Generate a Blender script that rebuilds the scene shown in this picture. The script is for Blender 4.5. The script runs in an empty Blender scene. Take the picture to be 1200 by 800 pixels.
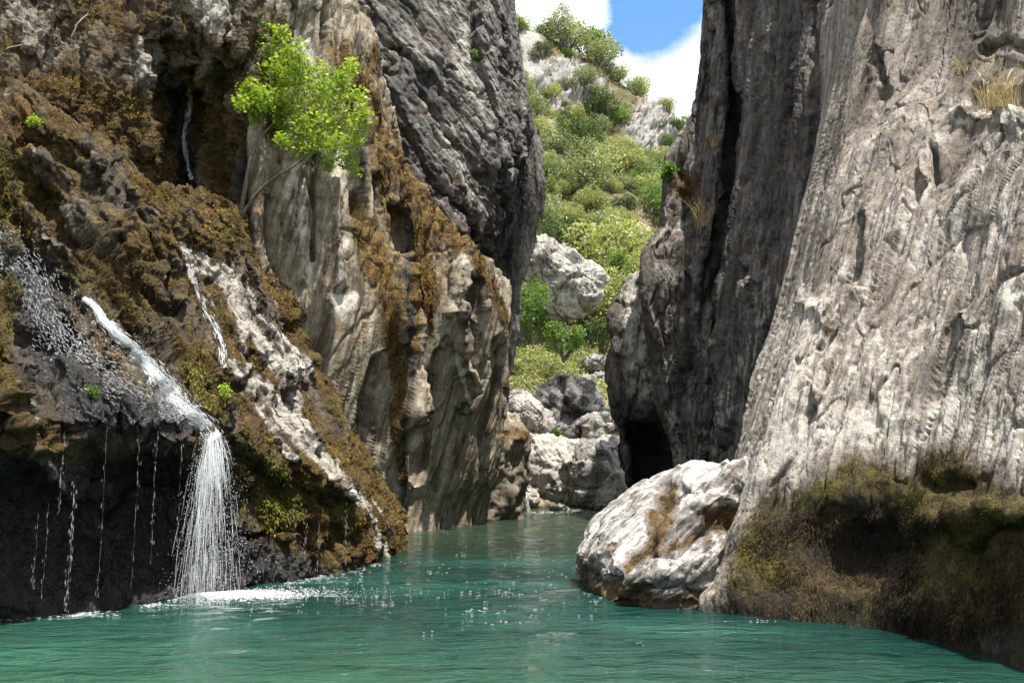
import bpy, math, random
import numpy as np
from mathutils import Vector

random.seed(7)
RNG = np.random.default_rng(11)
C = bpy.context.scene.collection
SC = bpy.context.scene

# ------------------------------------------------------------------ camera
CAM_H, F_PX, PITCH = 1.8, 1039.0, math.radians(7.95)
cam_d = bpy.data.cameras.new('camera')
cam = bpy.data.objects.new('camera', cam_d); C.objects.link(cam)
cam.location = (0, 0, CAM_H)
cam.rotation_euler = (math.radians(90) + PITCH, 0, 0)
cam_d.sensor_fit = 'HORIZONTAL'; cam_d.sensor_width = 36.0
cam_d.lens = 36.0 * F_PX / 1200.0
cam_d.clip_end = 3000
SC.camera = cam

# ------------------------------------------------------------------ sun, sky, exposure
SUN = Vector((0.20, -0.25, 0.94)).normalized()          # direction towards the sun
sun_d = bpy.data.lights.new('sun', 'SUN'); sun_d.energy = 5.0; sun_d.angle = math.radians(0.55)
sun_d.color = (1.0, 0.95, 0.87)
sun = bpy.data.objects.new('sun', sun_d); C.objects.link(sun)
sun.rotation_euler = SUN.to_track_quat('Z', 'Y').to_euler()
sun.location = SUN * 60
SC.view_settings.view_transform = 'Standard'; SC.view_settings.look = 'None'
SC.view_settings.exposure = 1.12; SC.view_settings.gamma = 1.0
SC.view_settings.use_curve_mapping = False
SC.cycles.max_bounces = 6; SC.cycles.transparent_max_bounces = 12
SC.cycles.caustics_reflective = False; SC.cycles.caustics_refractive = False

CAMP = np.array([0, 0, CAM_H])
CP, SP = math.cos(PITCH), math.sin(PITCH)
def unproj(px, py, Y):
    """point seen at pixel (px,py) of the photograph, Y metres up the gorge"""
    a = (np.asarray(px, float) - 600) / F_PX; b = (400 - np.asarray(py, float)) / F_PX
    dx, dy, dz = a, CP - b * SP, SP + b * CP
    t = np.asarray(Y, float) / dy
    return np.stack([dx * t, dy * t, CAM_H + dz * t], -1)
def on_water(px, py, z=0.0):
    a = (np.asarray(px, float) - 600) / F_PX; b = (400 - np.asarray(py, float)) / F_PX
    dx, dy, dz = a, CP - b * SP, SP + b * CP
    t = (z - CAM_H) / dz
    return np.stack([dx * t, dy * t, CAM_H + dz * t], -1)
def proj(P):
    d = P - CAMP
    f = d[..., 1] * CP + d[..., 2] * SP
    u = -d[..., 1] * SP + d[..., 2] * CP
    f = np.maximum(f, 1e-3)
    return 600 + F_PX * d[..., 0] / f, 400 - F_PX * u / f

def node(nt, typ, loc=None, **kw):
    n = nt.nodes.new(typ)
    for k, v in kw.items():
        if k.startswith('i_'):
            n.inputs[k[2:].replace('_', ' ')].default_value = v
        else:
            setattr(n, k, v)
    return n

world = bpy.data.worlds.new('World'); SC.world = world; world.use_nodes = True
nt = world.node_tree; nt.nodes.clear(); L = nt.links.new
sky = node(nt, 'ShaderNodeTexSky', sky_type='NISHITA', sun_disc=False)
sky.sun_elevation = math.asin(SUN.z); sky.sun_rotation = math.atan2(SUN.x, SUN.y)
sky.air_density = 1.0; sky.dust_density = 0.2; sky.ozone_density = 1.6
tc = node(nt, 'ShaderNodeTexCoord')
n1 = node(nt, 'ShaderNodeTexNoise', noise_dimensions='3D', i_Scale=5.2, i_Detail=9.0, i_Roughness=0.60, i_Distortion=0.15)
mp = node(nt, 'ShaderNodeMapping'); mp.inputs['Scale'].default_value = (1, 1, 1.9); mp.inputs['Location'].default_value = (0.35, 0.1, 0.22)
L(tc.outputs['Generated'], mp.inputs['Vector']); L(mp.outputs['Vector'], n1.inputs['Vector'])
# the opening of blue between the clouds
bd = unproj(770, 4, 100.0) - CAMP; bd = bd / np.linalg.norm(bd)
dot = node(nt, 'ShaderNodeVectorMath', operation='DISTANCE'); dot.inputs[1].default_value = tuple(bd)
mps = node(nt, 'ShaderNodeMapping'); mps.inputs['Scale'].default_value = (1, 1, 1)
L(tc.outputs['Generated'], dot.inputs[0])
gap = node(nt, 'ShaderNodeMapRange', interpolation_type='SMOOTHSTEP'); gap.inputs['From Min'].default_value = 0.03; gap.inputs['From Max'].default_value = 0.085
gap.inputs['To Min'].default_value = -0.17; gap.inputs['To Max'].default_value = 0.30
L(dot.outputs['Value'], gap.inputs['Value'])
dot2 = node(nt, 'ShaderNodeVectorMath', operation='DISTANCE'); dot2.inputs[1].default_value = tuple(bd)
far = node(nt, 'ShaderNodeMapRange', interpolation_type='SMOOTHSTEP'); far.inputs['From Min'].default_value = 0.3; far.inputs['From Max'].default_value = 0.8
far.inputs['To Min'].default_value = 0.0; far.inputs['To Max'].default_value = -0.17
L(tc.outputs['Generated'], dot2.inputs[0]); L(dot2.outputs['Value'], far.inputs['Value'])
ad = node(nt, 'ShaderNodeMath', operation='ADD'); L(n1.outputs['Fac'], ad.inputs[0]); L(gap.outputs['Result'], ad.inputs[1])
ad2 = node(nt, 'ShaderNodeMath', operation='ADD'); L(ad.outputs[0], ad2.inputs[0]); L(far.outputs['Result'], ad2.inputs[1])
cr = node(nt, 'ShaderNodeValToRGB'); cr.color_ramp.elements[0].position = 0.46; cr.color_ramp.elements[1].position = 0.60
L(ad2.outputs[0], cr.inputs['Fac'])
hs = node(nt, 'ShaderNodeHueSaturation'); hs.inputs['Saturation'].default_value = 1.2; L(sky.outputs['Color'], hs.inputs['Color'])
cm = node(nt, 'ShaderNodeMixRGB'); L(cr.outputs['Color'], cm.inputs['Fac']); L(hs.outputs['Color'], cm.inputs['Color1'])
cc = node(nt, 'ShaderNodeMixRGB'); cc.inputs['Color1'].default_value = (3.0, 3.45, 3.95, 1); cc.inputs['Color2'].default_value = (5.6, 5.65, 5.7, 1)
n2 = node(nt, 'ShaderNodeTexNoise', i_Scale=7.0, i_Detail=6.0, i_Roughness=0.55); L(mp.outputs['Vector'], n2.inputs['Vector'])
cr2 = node(nt, 'ShaderNodeValToRGB'); cr2.color_ramp.elements[0].position = 0.38; cr2.color_ramp.elements[1].position = 0.6
L(n2.outputs['Fac'], cr2.inputs['Fac']); L(cr2.outputs['Color'], cc.inputs['Fac']); L(cc.outputs['Color'], cm.inputs['Color2'])
bg = node(nt, 'ShaderNodeBackground', i_Strength=0.135); L(cm.outputs['Color'], bg.inputs['Color'])
wo = node(nt, 'ShaderNodeOutputWorld'); L(bg.outputs['Background'], wo.inputs['Surface'])

# ------------------------------------------------------------------ noise in numpy
_perm = np.random.default_rng(3).permutation(256).astype(np.int32); _perm = np.concatenate([_perm, _perm, _perm])
_g = np.random.default_rng(5).normal(size=(256, 3)).astype(np.float32); _g /= np.linalg.norm(_g, axis=1, keepdims=True)
def perlin(p, seed=0):
    p = p.astype(np.float32) + np.float32(seed * 17.31)
    i = np.floor(p).astype(np.int32); f = p - i; i &= 255
    u = f * f * f * (f * (f * 6 - 15) + 10)
    out = 0
    for dx in (0, 1):
        wx = u[:, 0] if dx else 1 - u[:, 0]
        hx = _perm[i[:, 0] + dx]
        for dy in (0, 1):
            wy = wx * (u[:, 1] if dy else 1 - u[:, 1])
            hy = _perm[hx + i[:, 1] + dy]
            for dz in (0, 1):
                w = wy * (u[:, 2] if dz else 1 - u[:, 2])
                g = _g[_perm[hy + i[:, 2] + dz]]
                out = out + w * (g[:, 0] * (f[:, 0] - dx) + g[:, 1] * (f[:, 1] - dy) + g[:, 2] * (f[:, 2] - dz))
    return out * 1.5
def fbm(p, o=4, seed=0, gain=0.5):
    a, s, r = 1.0, 0, 0.0
    for k in range(o):
        r = r + a * perlin(p, seed + k); p = p * 2.03; a *= gain
    return r
def ridged(p, o=3, seed=0, gain=0.5):
    a, r, t = 1.0, 0.0, 0.0
    for k in range(o):
        r = r + a * (1 - 2 * np.abs(perlin(p, seed + k))); t += a; p = p * 2.03; a *= gain
    return r / t
def billow(p, o=3, seed=0, gain=0.5):
    a, r = 1.0, 0.0
    for k in range(o):
        r = r + a * np.abs(perlin(p, seed + k)); p = p * 2.03; a *= gain
    return r
def worley(p, seed=0):
    """distance to the two nearest feature points and an id for the nearest"""
    p = p.astype(np.float32) + seed * 7.7
    i = np.floor(p).astype(np.int32)
    d1 = np.full(len(p), 9, np.float32); d2 = d1.copy(); idn = np.zeros(len(p), np.int32)
    for dx in (-1, 0, 1):
        for dy in (-1, 0, 1):
            for dz in (-1, 0, 1):
                c = i + np.array([dx, dy, dz])
                h = _perm[_perm[_perm[c[:, 0] & 255] + (c[:, 1] & 255)] + (c[:, 2] & 255)]
                q = c + 0.5 + 0.42 * _g[h]
                d = np.sqrt(((q - p) ** 2).sum(1))
                m = d < d1
                d2 = np.where(m, d1, np.minimum(d2, d)); idn = np.where(m, h, idn); d1 = np.where(m, d, d1)
    return d1, d2, idn
def facets(p, seed=0, tilt=0.9, step=0.35, crack=0.25, cw=0.10):
    """broken planes: every cell of a cellular noise is its own tilted face, with a crack between"""
    p = p.astype(np.float32) + seed * 7.7
    i = np.floor(p).astype(np.int32)
    d1 = np.full(len(p), 9, np.float32); d2 = d1.copy(); idn = np.zeros(len(p), np.int32); best = np.zeros_like(p)
    for dx in (-1, 0, 1):
        for dy in (-1, 0, 1):
            for dz in (-1, 0, 1):
                c = i + np.array([dx, dy, dz])
                h = _perm[_perm[_perm[c[:, 0] & 255] + (c[:, 1] & 255)] + (c[:, 2] & 255)]
                r = p - (c + 0.5 + 0.42 * _g[h])
                d = np.sqrt((r ** 2).sum(1)); m = d < d1
                d2 = np.where(m, d1, np.minimum(d2, d)); idn = np.where(m, h, idn); best = np.where(m[:, None], r, best); d1 = np.where(m, d, d1)
    return tilt * (best * _g[(idn * 7 + 13) & 255]).sum(1) + step * _g[idn, 0] - crack * (1 - sstep(0, cw, d2 - d1))
def cracks(p, width=0.05, seed=0, o=2):
    """thin wandering clefts, 0..1"""
    n = np.abs(fbm(p, o, seed)); return 1 - sstep(0, width, n)
def ribs(p, d, freq, seed=0, squeeze=.12, warp=.5, sharp=.10):
    """overlapping plates running along d: a slow rise, then a sharp edge, every plate of its own height"""
    q = stretch(p, d, squeeze, 1.0)
    u = (q[:, 1] * .8 + q[:, 2] * .6) * freq + warp * fbm(q * freq * .55, 3, seed) + 50
    k = np.floor(u); f = u - k
    prof = np.where(f < 1 - sharp, f / (1 - sharp), (1 - f) / sharp)
    h = _g[(k.astype(int) * 37 + seed * 11) & 255, 0] * .45 + .6
    return prof * h * np.clip(.65 + .9 * fbm(q * freq * .7, 2, seed + 9), 0, 1.3) - .3
def axis_frame(d):
    d = np.array(d, float); d /= np.linalg.norm(d)
    a = np.cross(d, [0.3, 1, 0.1]); a /= np.linalg.norm(a); b = np.cross(d, a)
    return np.stack([d, a, b], 1)
def stretch(p, d, along, across):
    return (p @ axis_frame(d)) * np.array([along, across, across])
def sstep(a, b, x):
    t = np.clip((x - a) / (b - a), 0, 1); return t * t * (3 - 2 * t)

# ------------------------------------------------------------------ measured marks on a surface
def along(px, py, pts, w):
    """1 on a line of photograph pixels, fading to 0 at w pixels from it (w may differ per point)"""
    pts = np.array(pts, float); w = np.broadcast_to(np.array(w, float), (len(pts),))
    best = np.zeros(len(px))
    for k in range(len(pts) - 1):
        a, b = pts[k], pts[k + 1]; ab = b - a
        t = np.clip(((px - a[0]) * ab[0] + (py - a[1]) * ab[1]) / (ab @ ab), 0, 1)
        d = np.hypot(px - a[0] - t * ab[0], py - a[1] - t * ab[1]) / (w[k] + t * (w[k + 1] - w[k]))
        best = np.maximum(best, np.clip(1 - d, 0, 1))
    return best * best * (3 - 2 * best)
def blob(px, py, cx, cy, rx, ry, ang=0):
    c, s = math.cos(math.radians(ang)), math.sin(math.radians(ang))
    x, y = px - cx, py - cy
    u, v = (x * c + y * s) / rx, (-x * s + y * c) / ry
    r = np.sqrt(u * u + v * v)
    return 1 - sstep(0.55, 1.2, r)

# ------------------------------------------------------------------ lofted rock bodies
def pchip(y, x, xq):
    """monotone cubic along axis 0"""
    h = np.diff(x)[:, None]; d = np.diff(y, axis=0) / h
    m = np.zeros_like(y)
    w1 = 2 * h[1:] + h[:-1]; w2 = h[1:] + 2 * h[:-1]
    with np.errstate(divide='ignore', invalid='ignore'):
        hm = (w1 + w2) / (w1 / d[:-1] + w2 / d[1:])
    m[1:-1] = np.where(d[:-1] * d[1:] > 0, hm, 0) * 0.75 + 0.25 * 0.5 * (d[:-1] + d[1:])
    m[0], m[-1] = d[0], d[-1]
    k = np.clip(np.searchsorted(x, xq, side='right') - 1, 0, len(x) - 2)
    t = ((xq - x[k]) / (x[k + 1] - x[k]))[:, None]; hh = h[k]
    t2, t3 = t * t, t * t * t
    return (2*t3-3*t2+1)*y[k] + (t3-2*t2+t)*hh*m[k] + (-2*t3+3*t2)*y[k+1] + (t3-t2)*hh*m[k+1]
def resample(P, n, weight=None):
    """P (K, M, 3) -> (n, M, 3) along axis 0, even in seen length"""
    K = P.shape[0]
    seg = np.linalg.norm(np.diff(P, axis=0), axis=2).mean(1) + 1e-3
    if weight is not None: seg = seg * np.interp(np.linspace(0, 1, K - 1), np.linspace(0, 1, len(weight)), weight)
    x = np.concatenate([[0], np.cumsum(seg)])
    return pchip(P.reshape(K, -1), x, np.linspace(0, x[-1], n)).reshape(n, P.shape[1], 3)
def normals(G):
    du = np.gradient(G, axis=0); dv = np.gradient(G, axis=1)
    n = np.cross(du, dv); n /= np.linalg.norm(n, axis=2, keepdims=True) + 1e-9
    return n
def soft_normals(G, k=4):
    B = G
    for _ in range(2):
        for ax in (0, 1):
            pad = [(0, 0)] * 3; pad[ax] = (k + 1, k); c = np.cumsum(np.pad(B, pad, mode='edge'), axis=ax)
            B = (np.take(c, range(2 * k + 1, c.shape[ax]), ax) - np.take(c, range(0, c.shape[ax] - 2 * k - 1), ax)) / (2 * k + 1)
    return normals(B)
class Body: pass
BODIES = {}
def grid_mesh(name, G, mat, attrs=None, flip=False):
    R, K = G.shape[:2]
    me = bpy.data.meshes.new(name)
    me.vertices.add(R * K); me.vertices.foreach_set('co', G.reshape(-1).astype(np.float32))
    idx = np.arange(R * K, dtype=np.int32).reshape(R, K)
    q = np.stack([idx[:-1, :-1], idx[:-1, 1:], idx[1:, 1:], idx[1:, :-1]], -1).reshape(-1, 4)
    if flip: q = q[:, ::-1]
    nq = len(q)
    me.loops.add(nq * 4); me.loops.foreach_set('vertex_index', np.ascontiguousarray(q).reshape(-1))
    me.polygons.add(nq); me.polygons.foreach_set('loop_start', np.arange(0, nq * 4, 4, dtype=np.int32))
    me.polygons.foreach_set('use_smooth', np.ones(nq, bool))
    me.update(calc_edges=True)
    for k, v in (attrs or {}).items():
        at = me.attributes.new(k, 'FLOAT', 'POINT'); at.data.foreach_set('value', np.ascontiguousarray(v, np.float32).reshape(-1))
    me.materials.append(mat)
    o = bpy.data.objects.new(name, me); C.objects.link(o)
    return o
def raw_mesh(name, V, Fc, mat, parent=None, attrs=None, smooth=True):
    """V (n,3), Fc (m,k) faces of one size"""
    me = bpy.data.meshes.new(name)
    V = np.asarray(V, np.float32); Fc = np.asarray(Fc, np.int32); k = Fc.shape[1]; m = len(Fc)
    me.vertices.add(len(V)); me.vertices.foreach_set('co', V.reshape(-1))
    me.loops.add(m * k); me.loops.foreach_set('vertex_index', Fc.reshape(-1))
    me.polygons.add(m); me.polygons.foreach_set('loop_start', np.arange(0, m * k, k, dtype=np.int32))
    me.polygons.foreach_set('use_smooth', np.full(m, smooth))
    me.update(calc_edges=True)
    for kk, v in (attrs or {}).items():
        at = me.attributes.new(kk, 'FLOAT', 'POINT'); at.data.foreach_set('value', np.ascontiguousarray(v, np.float32))
    me.materials.append(mat)
    o = bpy.data.objects.new(name, me); C.objects.link(o)
    if parent: o.parent = parent
    return o
def tag(o, label=None, cat=None, group=None, kind=None):
    if label: o['label'] = label
    if cat: o['category'] = cat
    if group: o['group'] = group
    if kind: o['kind'] = kind
    return o
def crisp(d, freq, amp, seed, al=.30):
    """chiselled small relief: sharp ridges and broken faces a few centimetres across"""
    def f(p, px, py):
        w = p + (.25 / freq) * fbm(p * freq * .6, 2, seed)[:, None]
        q = stretch(w, d, al, 1.0)
        m = np.clip(.8 + .9 * fbm(p * freq * .12, 2, seed + 5), .15, 1.7)
        return amp * m * (.9 * (ridged(q * freq * .35, 4, seed, .62) - .2) + .55 * facets(q * freq * .8, seed % 9, 1.1, .35, .25, .06))
    return f
def loft(name, ctrl, n_rows, n_cols, mat, layers, marks=None, masks=None, rw=None, cw=None):
    """ctrl (R,C,3) world points, rows bottom to top. layers: list of functions (p, px, py) -> displacement along the normal"""
    G = resample(ctrl, n_rows, rw)
    G = resample(G.transpose(1, 0, 2), n_cols, cw).transpose(1, 0, 2)
    sh = G.shape[:2]
    N = normals(G)
    s = np.sign(((CAMP - G) * N).sum(2).mean()); N *= s
    p0 = G.reshape(-1, 3); px, py = proj(p0)
    if marks is not None:
        pw = p0 * np.array([1.3, 1.3, .4]); wa = 7 * fbm(pw, 3, 81); wb = 7 * fbm(pw, 3, 85)
        d = marks(p0, px + wa, py + 2 * wb) * np.clip(.9 + .6 * fbm(p0 * 1.1, 3, 88), .4, 1.4)
        G = G + N * d.reshape(sh)[..., None]; N = soft_normals(G, 6) * s
    cell = np.maximum(np.linalg.norm(np.gradient(G, axis=0), axis=2), np.linalg.norm(np.gradient(G, axis=1), axis=2))
    calm = (np.clip(1.7 * np.median(cell) / (cell + 1e-6), 0, 1) ** 1.5).reshape(-1)
    for li, ly in enumerate(layers):
        d = ly(G.reshape(-1, 3), px, py) * (calm if li else np.maximum(calm, .45))
        G = G + N * d.reshape(sh)[..., None]; N = soft_normals(G, 4) * s
    N = normals(G) * s
    P = G.reshape(-1, 3); px, py = proj(P)
    at = masks(P, px, py, N.reshape(-1, 3)) if masks else {}
    o = grid_mesh(name, G, mat, at, flip=(s < 0))
    b = Body(); b.P, b.N, b.px, b.py, b.at, b.o = P, N.reshape(-1, 3), px, py, at, o
    BODIES[name] = b
    return o
def pick(names, u, v, r=2.5):
    """surface point (and normal) seen at a photograph pixel"""
    best = None
    for nme in ([names] if isinstance(names, str) else names):
        b = BODIES[nme]
        d2 = (b.px - u) ** 2 + (b.py - v) ** 2
        ok = np.where(d2 < r * r)[0]
        if not len(ok):
            if best is not None or (not isinstance(names, str) and nme != names[-1]): continue
            ok = np.array([np.argmin(d2)])
        k = ok[np.argmin(b.P[ok, 1])]
        if best is None or b.P[k, 1] < best[0][1]: best = (b.P[k].copy(), b.N[k].copy())
    return best
def rows(*rs):
    """each row (px list, py list, Y list) -> world control grid"""
    return np.stack([r if isinstance(r, np.ndarray) else unproj(*r) for r in rs])
def wl(px, py, z=0.0): return on_water(px, py, z)
def under(r, z=-1.6):
    q = r.copy(); q[:, 2] = z; return q
def back(r, dy, dz=0.0):
    q = r.copy(); q[:, 1] += dy; q[:, 0] *= (q[:, 1] / r[:, 1]); q[:, 2] += dz; return q
def wrap(G, left=None, right=None):
    """add columns that carry the rock away from the viewer at its open ends"""
    if left is not None:
        q = G[:, 0].copy(); q[:, 1] += left[0]; q[:, 0] += left[1]; G = np.concatenate([q[:, None], G], 1)
    if right is not None:
        q = G[:, -1].copy(); q[:, 1] += right[0]; q[:, 0] += right[1]; G = np.concatenate([G, q[:, None]], 1)
    return G

# ------------------------------------------------------------------ materials
def new_mat(name):
    m = bpy.data.materials.new(name); m.use_nodes = True
    m.node_tree.nodes.clear(); return m, m.node_tree
def ramp(nt, fac, stops):
    r = node(nt, 'ShaderNodeValToRGB'); e = r.color_ramp.elements
    while len(e) < len(stops): e.new(0.5)
    for k, (p, c) in enumerate(stops):
        e[k].position = p; e[k].color = (c, c, c, 1) if not isinstance(c, tuple) else (*c, 1)
    nt.links.new(fac, r.inputs['Fac']); return r.outputs['Color']
def rock_mat(name, dark, mid, light, flow=(0, 0, 1), squeeze=0.18, streak=3.0, moss=((.014,.008,.003),(.070,.038,.011),(.185,.115,.028)),
             stain_shade=(.012,.012,.013), pale=(.58,.54,.47), brown=(.16,.09,.04), bump=0.6, bump_d=.2, fine=38.0, rough=0.86, contrast=(0.43, 0.505, 0.585)):
    m, nt = new_mat(name); L = nt.links.new
    geo = node(nt, 'ShaderNodeNewGeometry')
    fr = axis_frame(flow)
    def proj_axis(v, sc):
        d = node(nt, 'ShaderNodeVectorMath', operation='DOT_PRODUCT'); d.inputs[1].default_value = tuple(v * sc)
        L(geo.outputs['Position'], d.inputs[0]); return d.outputs['Value']
    cx = node(nt, 'ShaderNodeCombineXYZ')
    for k, (v, s) in enumerate(((fr[:, 0], squeeze), (fr[:, 1], 1), (fr[:, 2], 1))): L(proj_axis(v, s), cx.inputs[k])
    def noise(vec, sc, det=6, ro=0.6, dist=0.0):
        n = node(nt, 'ShaderNodeTexNoise', i_Scale=sc, i_Detail=det, i_Roughness=ro, i_Distortion=dist); L(vec, n.inputs['Vector']); return n.outputs['Fac']
    def mix(f, a, b, blend='MIX'):
        x = node(nt, 'ShaderNodeMixRGB', blend_type=blend)
        for s, v in ((x.inputs['Fac'], f), (x.inputs['Color1'], a), (x.inputs['Color2'], b)):
            if isinstance(v, (int, float)): s.default_value = v
            elif isinstance(v, tuple): s.default_value = (*v, 1)
            else: L(v, s)
        return x.outputs['Color']
    def math_(op, a, b=None, c=None):
        x = node(nt, 'ShaderNodeMath', operation=op)
        for s, v in zip(x.inputs, (a, b, c)):
            if v is None: continue
            if isinstance(v, (int, float)): s.default_value = v
            else: L(v, s)
        return x.outputs[0]
    def attr(n): return node(nt, 'ShaderNodeAttribute', attribute_name=n).outputs['Fac']
    big = noise(geo.outputs['Position'], 0.55, 5, 0.6, 0.3)
    stk = noise(cx.outputs[0], streak, 7, 0.68, 0.2)
    stk2 = noise(cx.outputs[0], streak * 4.5, 5, 0.65, 0.1)
    fin = noise(geo.outputs['Position'], fine, 5, 0.7)
    med = noise(geo.outputs['Position'], fine * 0.16, 6, 0.65)
    v = math_('ADD', math_('MULTIPLY', big, 0.20), math_('ADD', math_('MULTIPLY', stk, 0.40), math_('MULTIPLY', stk2, 0.40)))
    v = math_('ADD', math_('MULTIPLY', v, 0.75), math_('MULTIPLY', med, 0.25))
    col = ramp(nt, v, [(contrast[0], dark), (contrast[1], mid), (contrast[2], light)])
    col = mix(math_('MULTIPLY', ramp(nt, fin, [(0.36, 1.0), (0.5, 0.0)]), 0.55), col, dark)           # pitted specks
    col = mix(math_('MULTIPLY', ramp(nt, noise(geo.outputs['Position'], 2.2, 6, 0.7), [(0.5, 0.0), (0.66, 1.0)]), 0.55), col, brown)
    # whole-surface marks read from the mesh
    edge = math_('MULTIPLY_ADD', math_('ADD', med, math_('MULTIPLY', stk2, 0.8)), 1.6, -1.44)
    def soft(a, w=0.22):
        return ramp(nt, math_('ADD', math_('MULTIPLY', edge, math_('MULTIPLY', 1.0, ramp(nt, a, [(0.0, 0.0), (0.12, 1.0)]))), a), [(0.5 - w, 0.0), (0.5 + w, 1.0)])
    a_pale, a_stain_shade, a_moss, a_wet = attr('pale'), attr('stain_shade'), attr('moss'), attr('wet')
    pal2 = tuple(c * 0.62 for c in pale)
    col = mix(soft(a_pale), col, mix(med, pal2, pale))
    mm = math_('ADD', math_('MULTIPLY', fin, 0.55), math_('MULTIPLY', noise(geo.outputs['Position'], 5.0, 6, 0.7), 0.55))
    mcol = ramp(nt, mm, [(0.40, moss[0]), (0.53, moss[1]), (0.68, moss[2])])
    hue = ramp(nt, noise(geo.outputs['Position'], 1.1, 4, 0.6), [(0.42, 0.0), (0.62, 1.0)])
    mcol = mix(math_('MULTIPLY', hue, attr('green')), mcol, ramp(nt, mm, [(0.40, (.014,.015,.004)), (0.53, (.058,.056,.011)), (0.68, (.15,.145,.028))]))
    f_m = soft(a_moss); col = mix(f_m, col, mcol)
    f_st = soft(a_stain_shade, 0.3); col = mix(f_st, col, mix(ramp(nt, stk2, [(.42, 0.0), (.62, 1.0)]), stain_shade, tuple(c * 2.4 for c in stain_shade)))  # real dark stain and painted shade share this mask
    wetm = soft(a_wet, 0.3)
    col = mix(wetm, col, mix(0.55, col, (.02, .02, .02)))
    bs = node(nt, 'ShaderNodeBsdfPrincipled'); L(col, bs.inputs['Base Color'])
    rg = node(nt, 'ShaderNodeMapRange'); L(wetm, rg.inputs['Value']); rg.inputs['To Min'].default_value = rough; rg.inputs['To Max'].default_value = 0.16
    L(rg.outputs[0], bs.inputs['Roughness'])
    sp = node(nt, 'ShaderNodeMapRange'); L(wetm, sp.inputs['Value']); sp.inputs['To Min'].default_value = .3; sp.inputs['To Max'].default_value = .55
    L(sp.outputs[0], bs.inputs['Specular IOR Level'])
    b1 = node(nt, 'ShaderNodeBump', i_Strength=min(1, bump * 1.2), i_Distance=bump_d); L(math_('ADD', math_('MULTIPLY', stk2, 0.7), math_('MULTIPLY', med, 0.6)), b1.inputs['Height'])
    b2 = node(nt, 'ShaderNodeBump', i_Strength=min(1, bump * 1.1), i_Distance=bump_d * .3); L(fin, b2.inputs['Height']); L(b1.outputs[0], b2.inputs['Normal'])
    L(b2.outputs[0], bs.inputs['Normal'])
    out = node(nt, 'ShaderNodeOutputMaterial'); L(bs.outputs[0], out.inputs['Surface'])
    return m
M_SLOPE = rock_mat('wet_tufa', (.030,.026,.020), (.11,.088,.065), (.30,.265,.22), flow=(0.55, -0.35, -0.75), squeeze=0.28, streak=2.6, bump=0.9, bump_d=.14, fine=30)
M_TUFA = rock_mat('brown_tufa', (.035,.027,.019), (.18,.145,.10), (.46,.41,.33), squeeze=0.16, streak=2.2, bump=0.9, fine=24)
M_COL = rock_mat('column_limestone', (.080,.064,.042), (.245,.21,.155), (.45,.40,.31), flow=(0.25, 0, 1), squeeze=0.07, streak=1.5, bump=0.4, fine=20)
M_SLAB = rock_mat('grey_slab_limestone', (.035,.034,.033), (.12,.115,.108), (.33,.315,.29), flow=(0.6, 0.1, -0.75), squeeze=0.22, streak=1.5, bump=0.8, fine=14)
M_GREY = rock_mat('grey_fluted_limestone', (.040,.036,.032), (.125,.115,.102), (.32,.30,.27), flow=(0.16, 0.06, 1), squeeze=0.09, streak=2.0, bump=0.8, fine=18)
M_PALE = rock_mat('pale_limestone', (.080,.068,.056), (.245,.213,.182), (.50,.46,.41), flow=(0.30, 0.12, 1), squeeze=0.045, streak=2.6, bump=0.6, fine=34, brown=(.18,.125,.08), pale=(.54,.495,.435), stain_shade=(.010,.007,.004), bump_d=.12, moss=((.008,.006,.003),(.034,.022,.008),(.11,.075,.02)))
M_RIVER = rock_mat('washed_limestone', (.055,.048,.042), (.23,.215,.20), (.48,.465,.45), flow=(0.62, 0.45, 0.50), squeeze=0.10, streak=3.0, bump=0.6, fine=40, brown=(.13,.08,.045), pale=(.50,.49,.475), bump_d=.10)
M_BOULDER = rock_mat('boulder_limestone', (.11,.105,.10), (.33,.32,.305), (.56,.545,.52), flow=(0.3, 0.2, 1), squeeze=0.7, streak=1.6, bump=0.8, fine=9)
M_HILL = rock_mat('hill_ground', (.075,.06,.035), (.19,.155,.095), (.36,.31,.22), squeeze=0.5, streak=0.5, bump=0.7, fine=3.5, pale=(.33,.315,.295),
                  moss=((.016,.018,.007),(.05,.055,.018),(.13,.12,.045)))  # ground green darkened to stand in for shade between the shrubs

# ------------------------------------------------------------------ river bed and ground, water
bx = np.linspace(-60, 60, 61); by = np.concatenate([[-900, -300, -80], np.linspace(-30, 60, 46), [200, 900, 2500]])
bx = np.concatenate([[-2500, -600, -150], bx, [150, 600, 2500]])
gx, gy = np.meshgrid(bx, by); gz = np.full_like(gx, -2.3) + 0.25 * np.sin(gx * 1.3 + gy * 0.4)
tag(grid_mesh('ground', np.stack([gx, gy, gz], -1), M_BOULDER), kind='structure', label='stony river bed below the green pool')

def math_x(nt, a, b, k):
    x = node(nt, 'ShaderNodeMath', operation='MULTIPLY_ADD'); nt.links.new(b, x.inputs[0]); x.inputs[1].default_value = k; nt.links.new(a, x.inputs[2]); return x.outputs[0]
m, nt = new_mat('pool_water'); L = nt.links.new
geo = node(nt, 'ShaderNodeNewGeometry')
def wnoise(sx, sy, sc, det, ro=0.55, dist=0.2):
    mpn = node(nt, 'ShaderNodeMapping'); mpn.inputs['Scale'].default_value = (sx, sy, 1); L(geo.outputs['Position'], mpn.inputs['Vector'])
    n = node(nt, 'ShaderNodeTexNoise', i_Scale=sc, i_Detail=det, i_Roughness=ro, i_Distortion=dist); L(mpn.outputs[0], n.inputs['Vector']); return n.outputs['Fac']
w_col = ramp(nt, wnoise(0.35, 0.5, 0.55, 3), [(0.35, (.003,.019,.016)), (0.52, (.005,.033,.027)), (0.68, (.022,.084,.060))])
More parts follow.
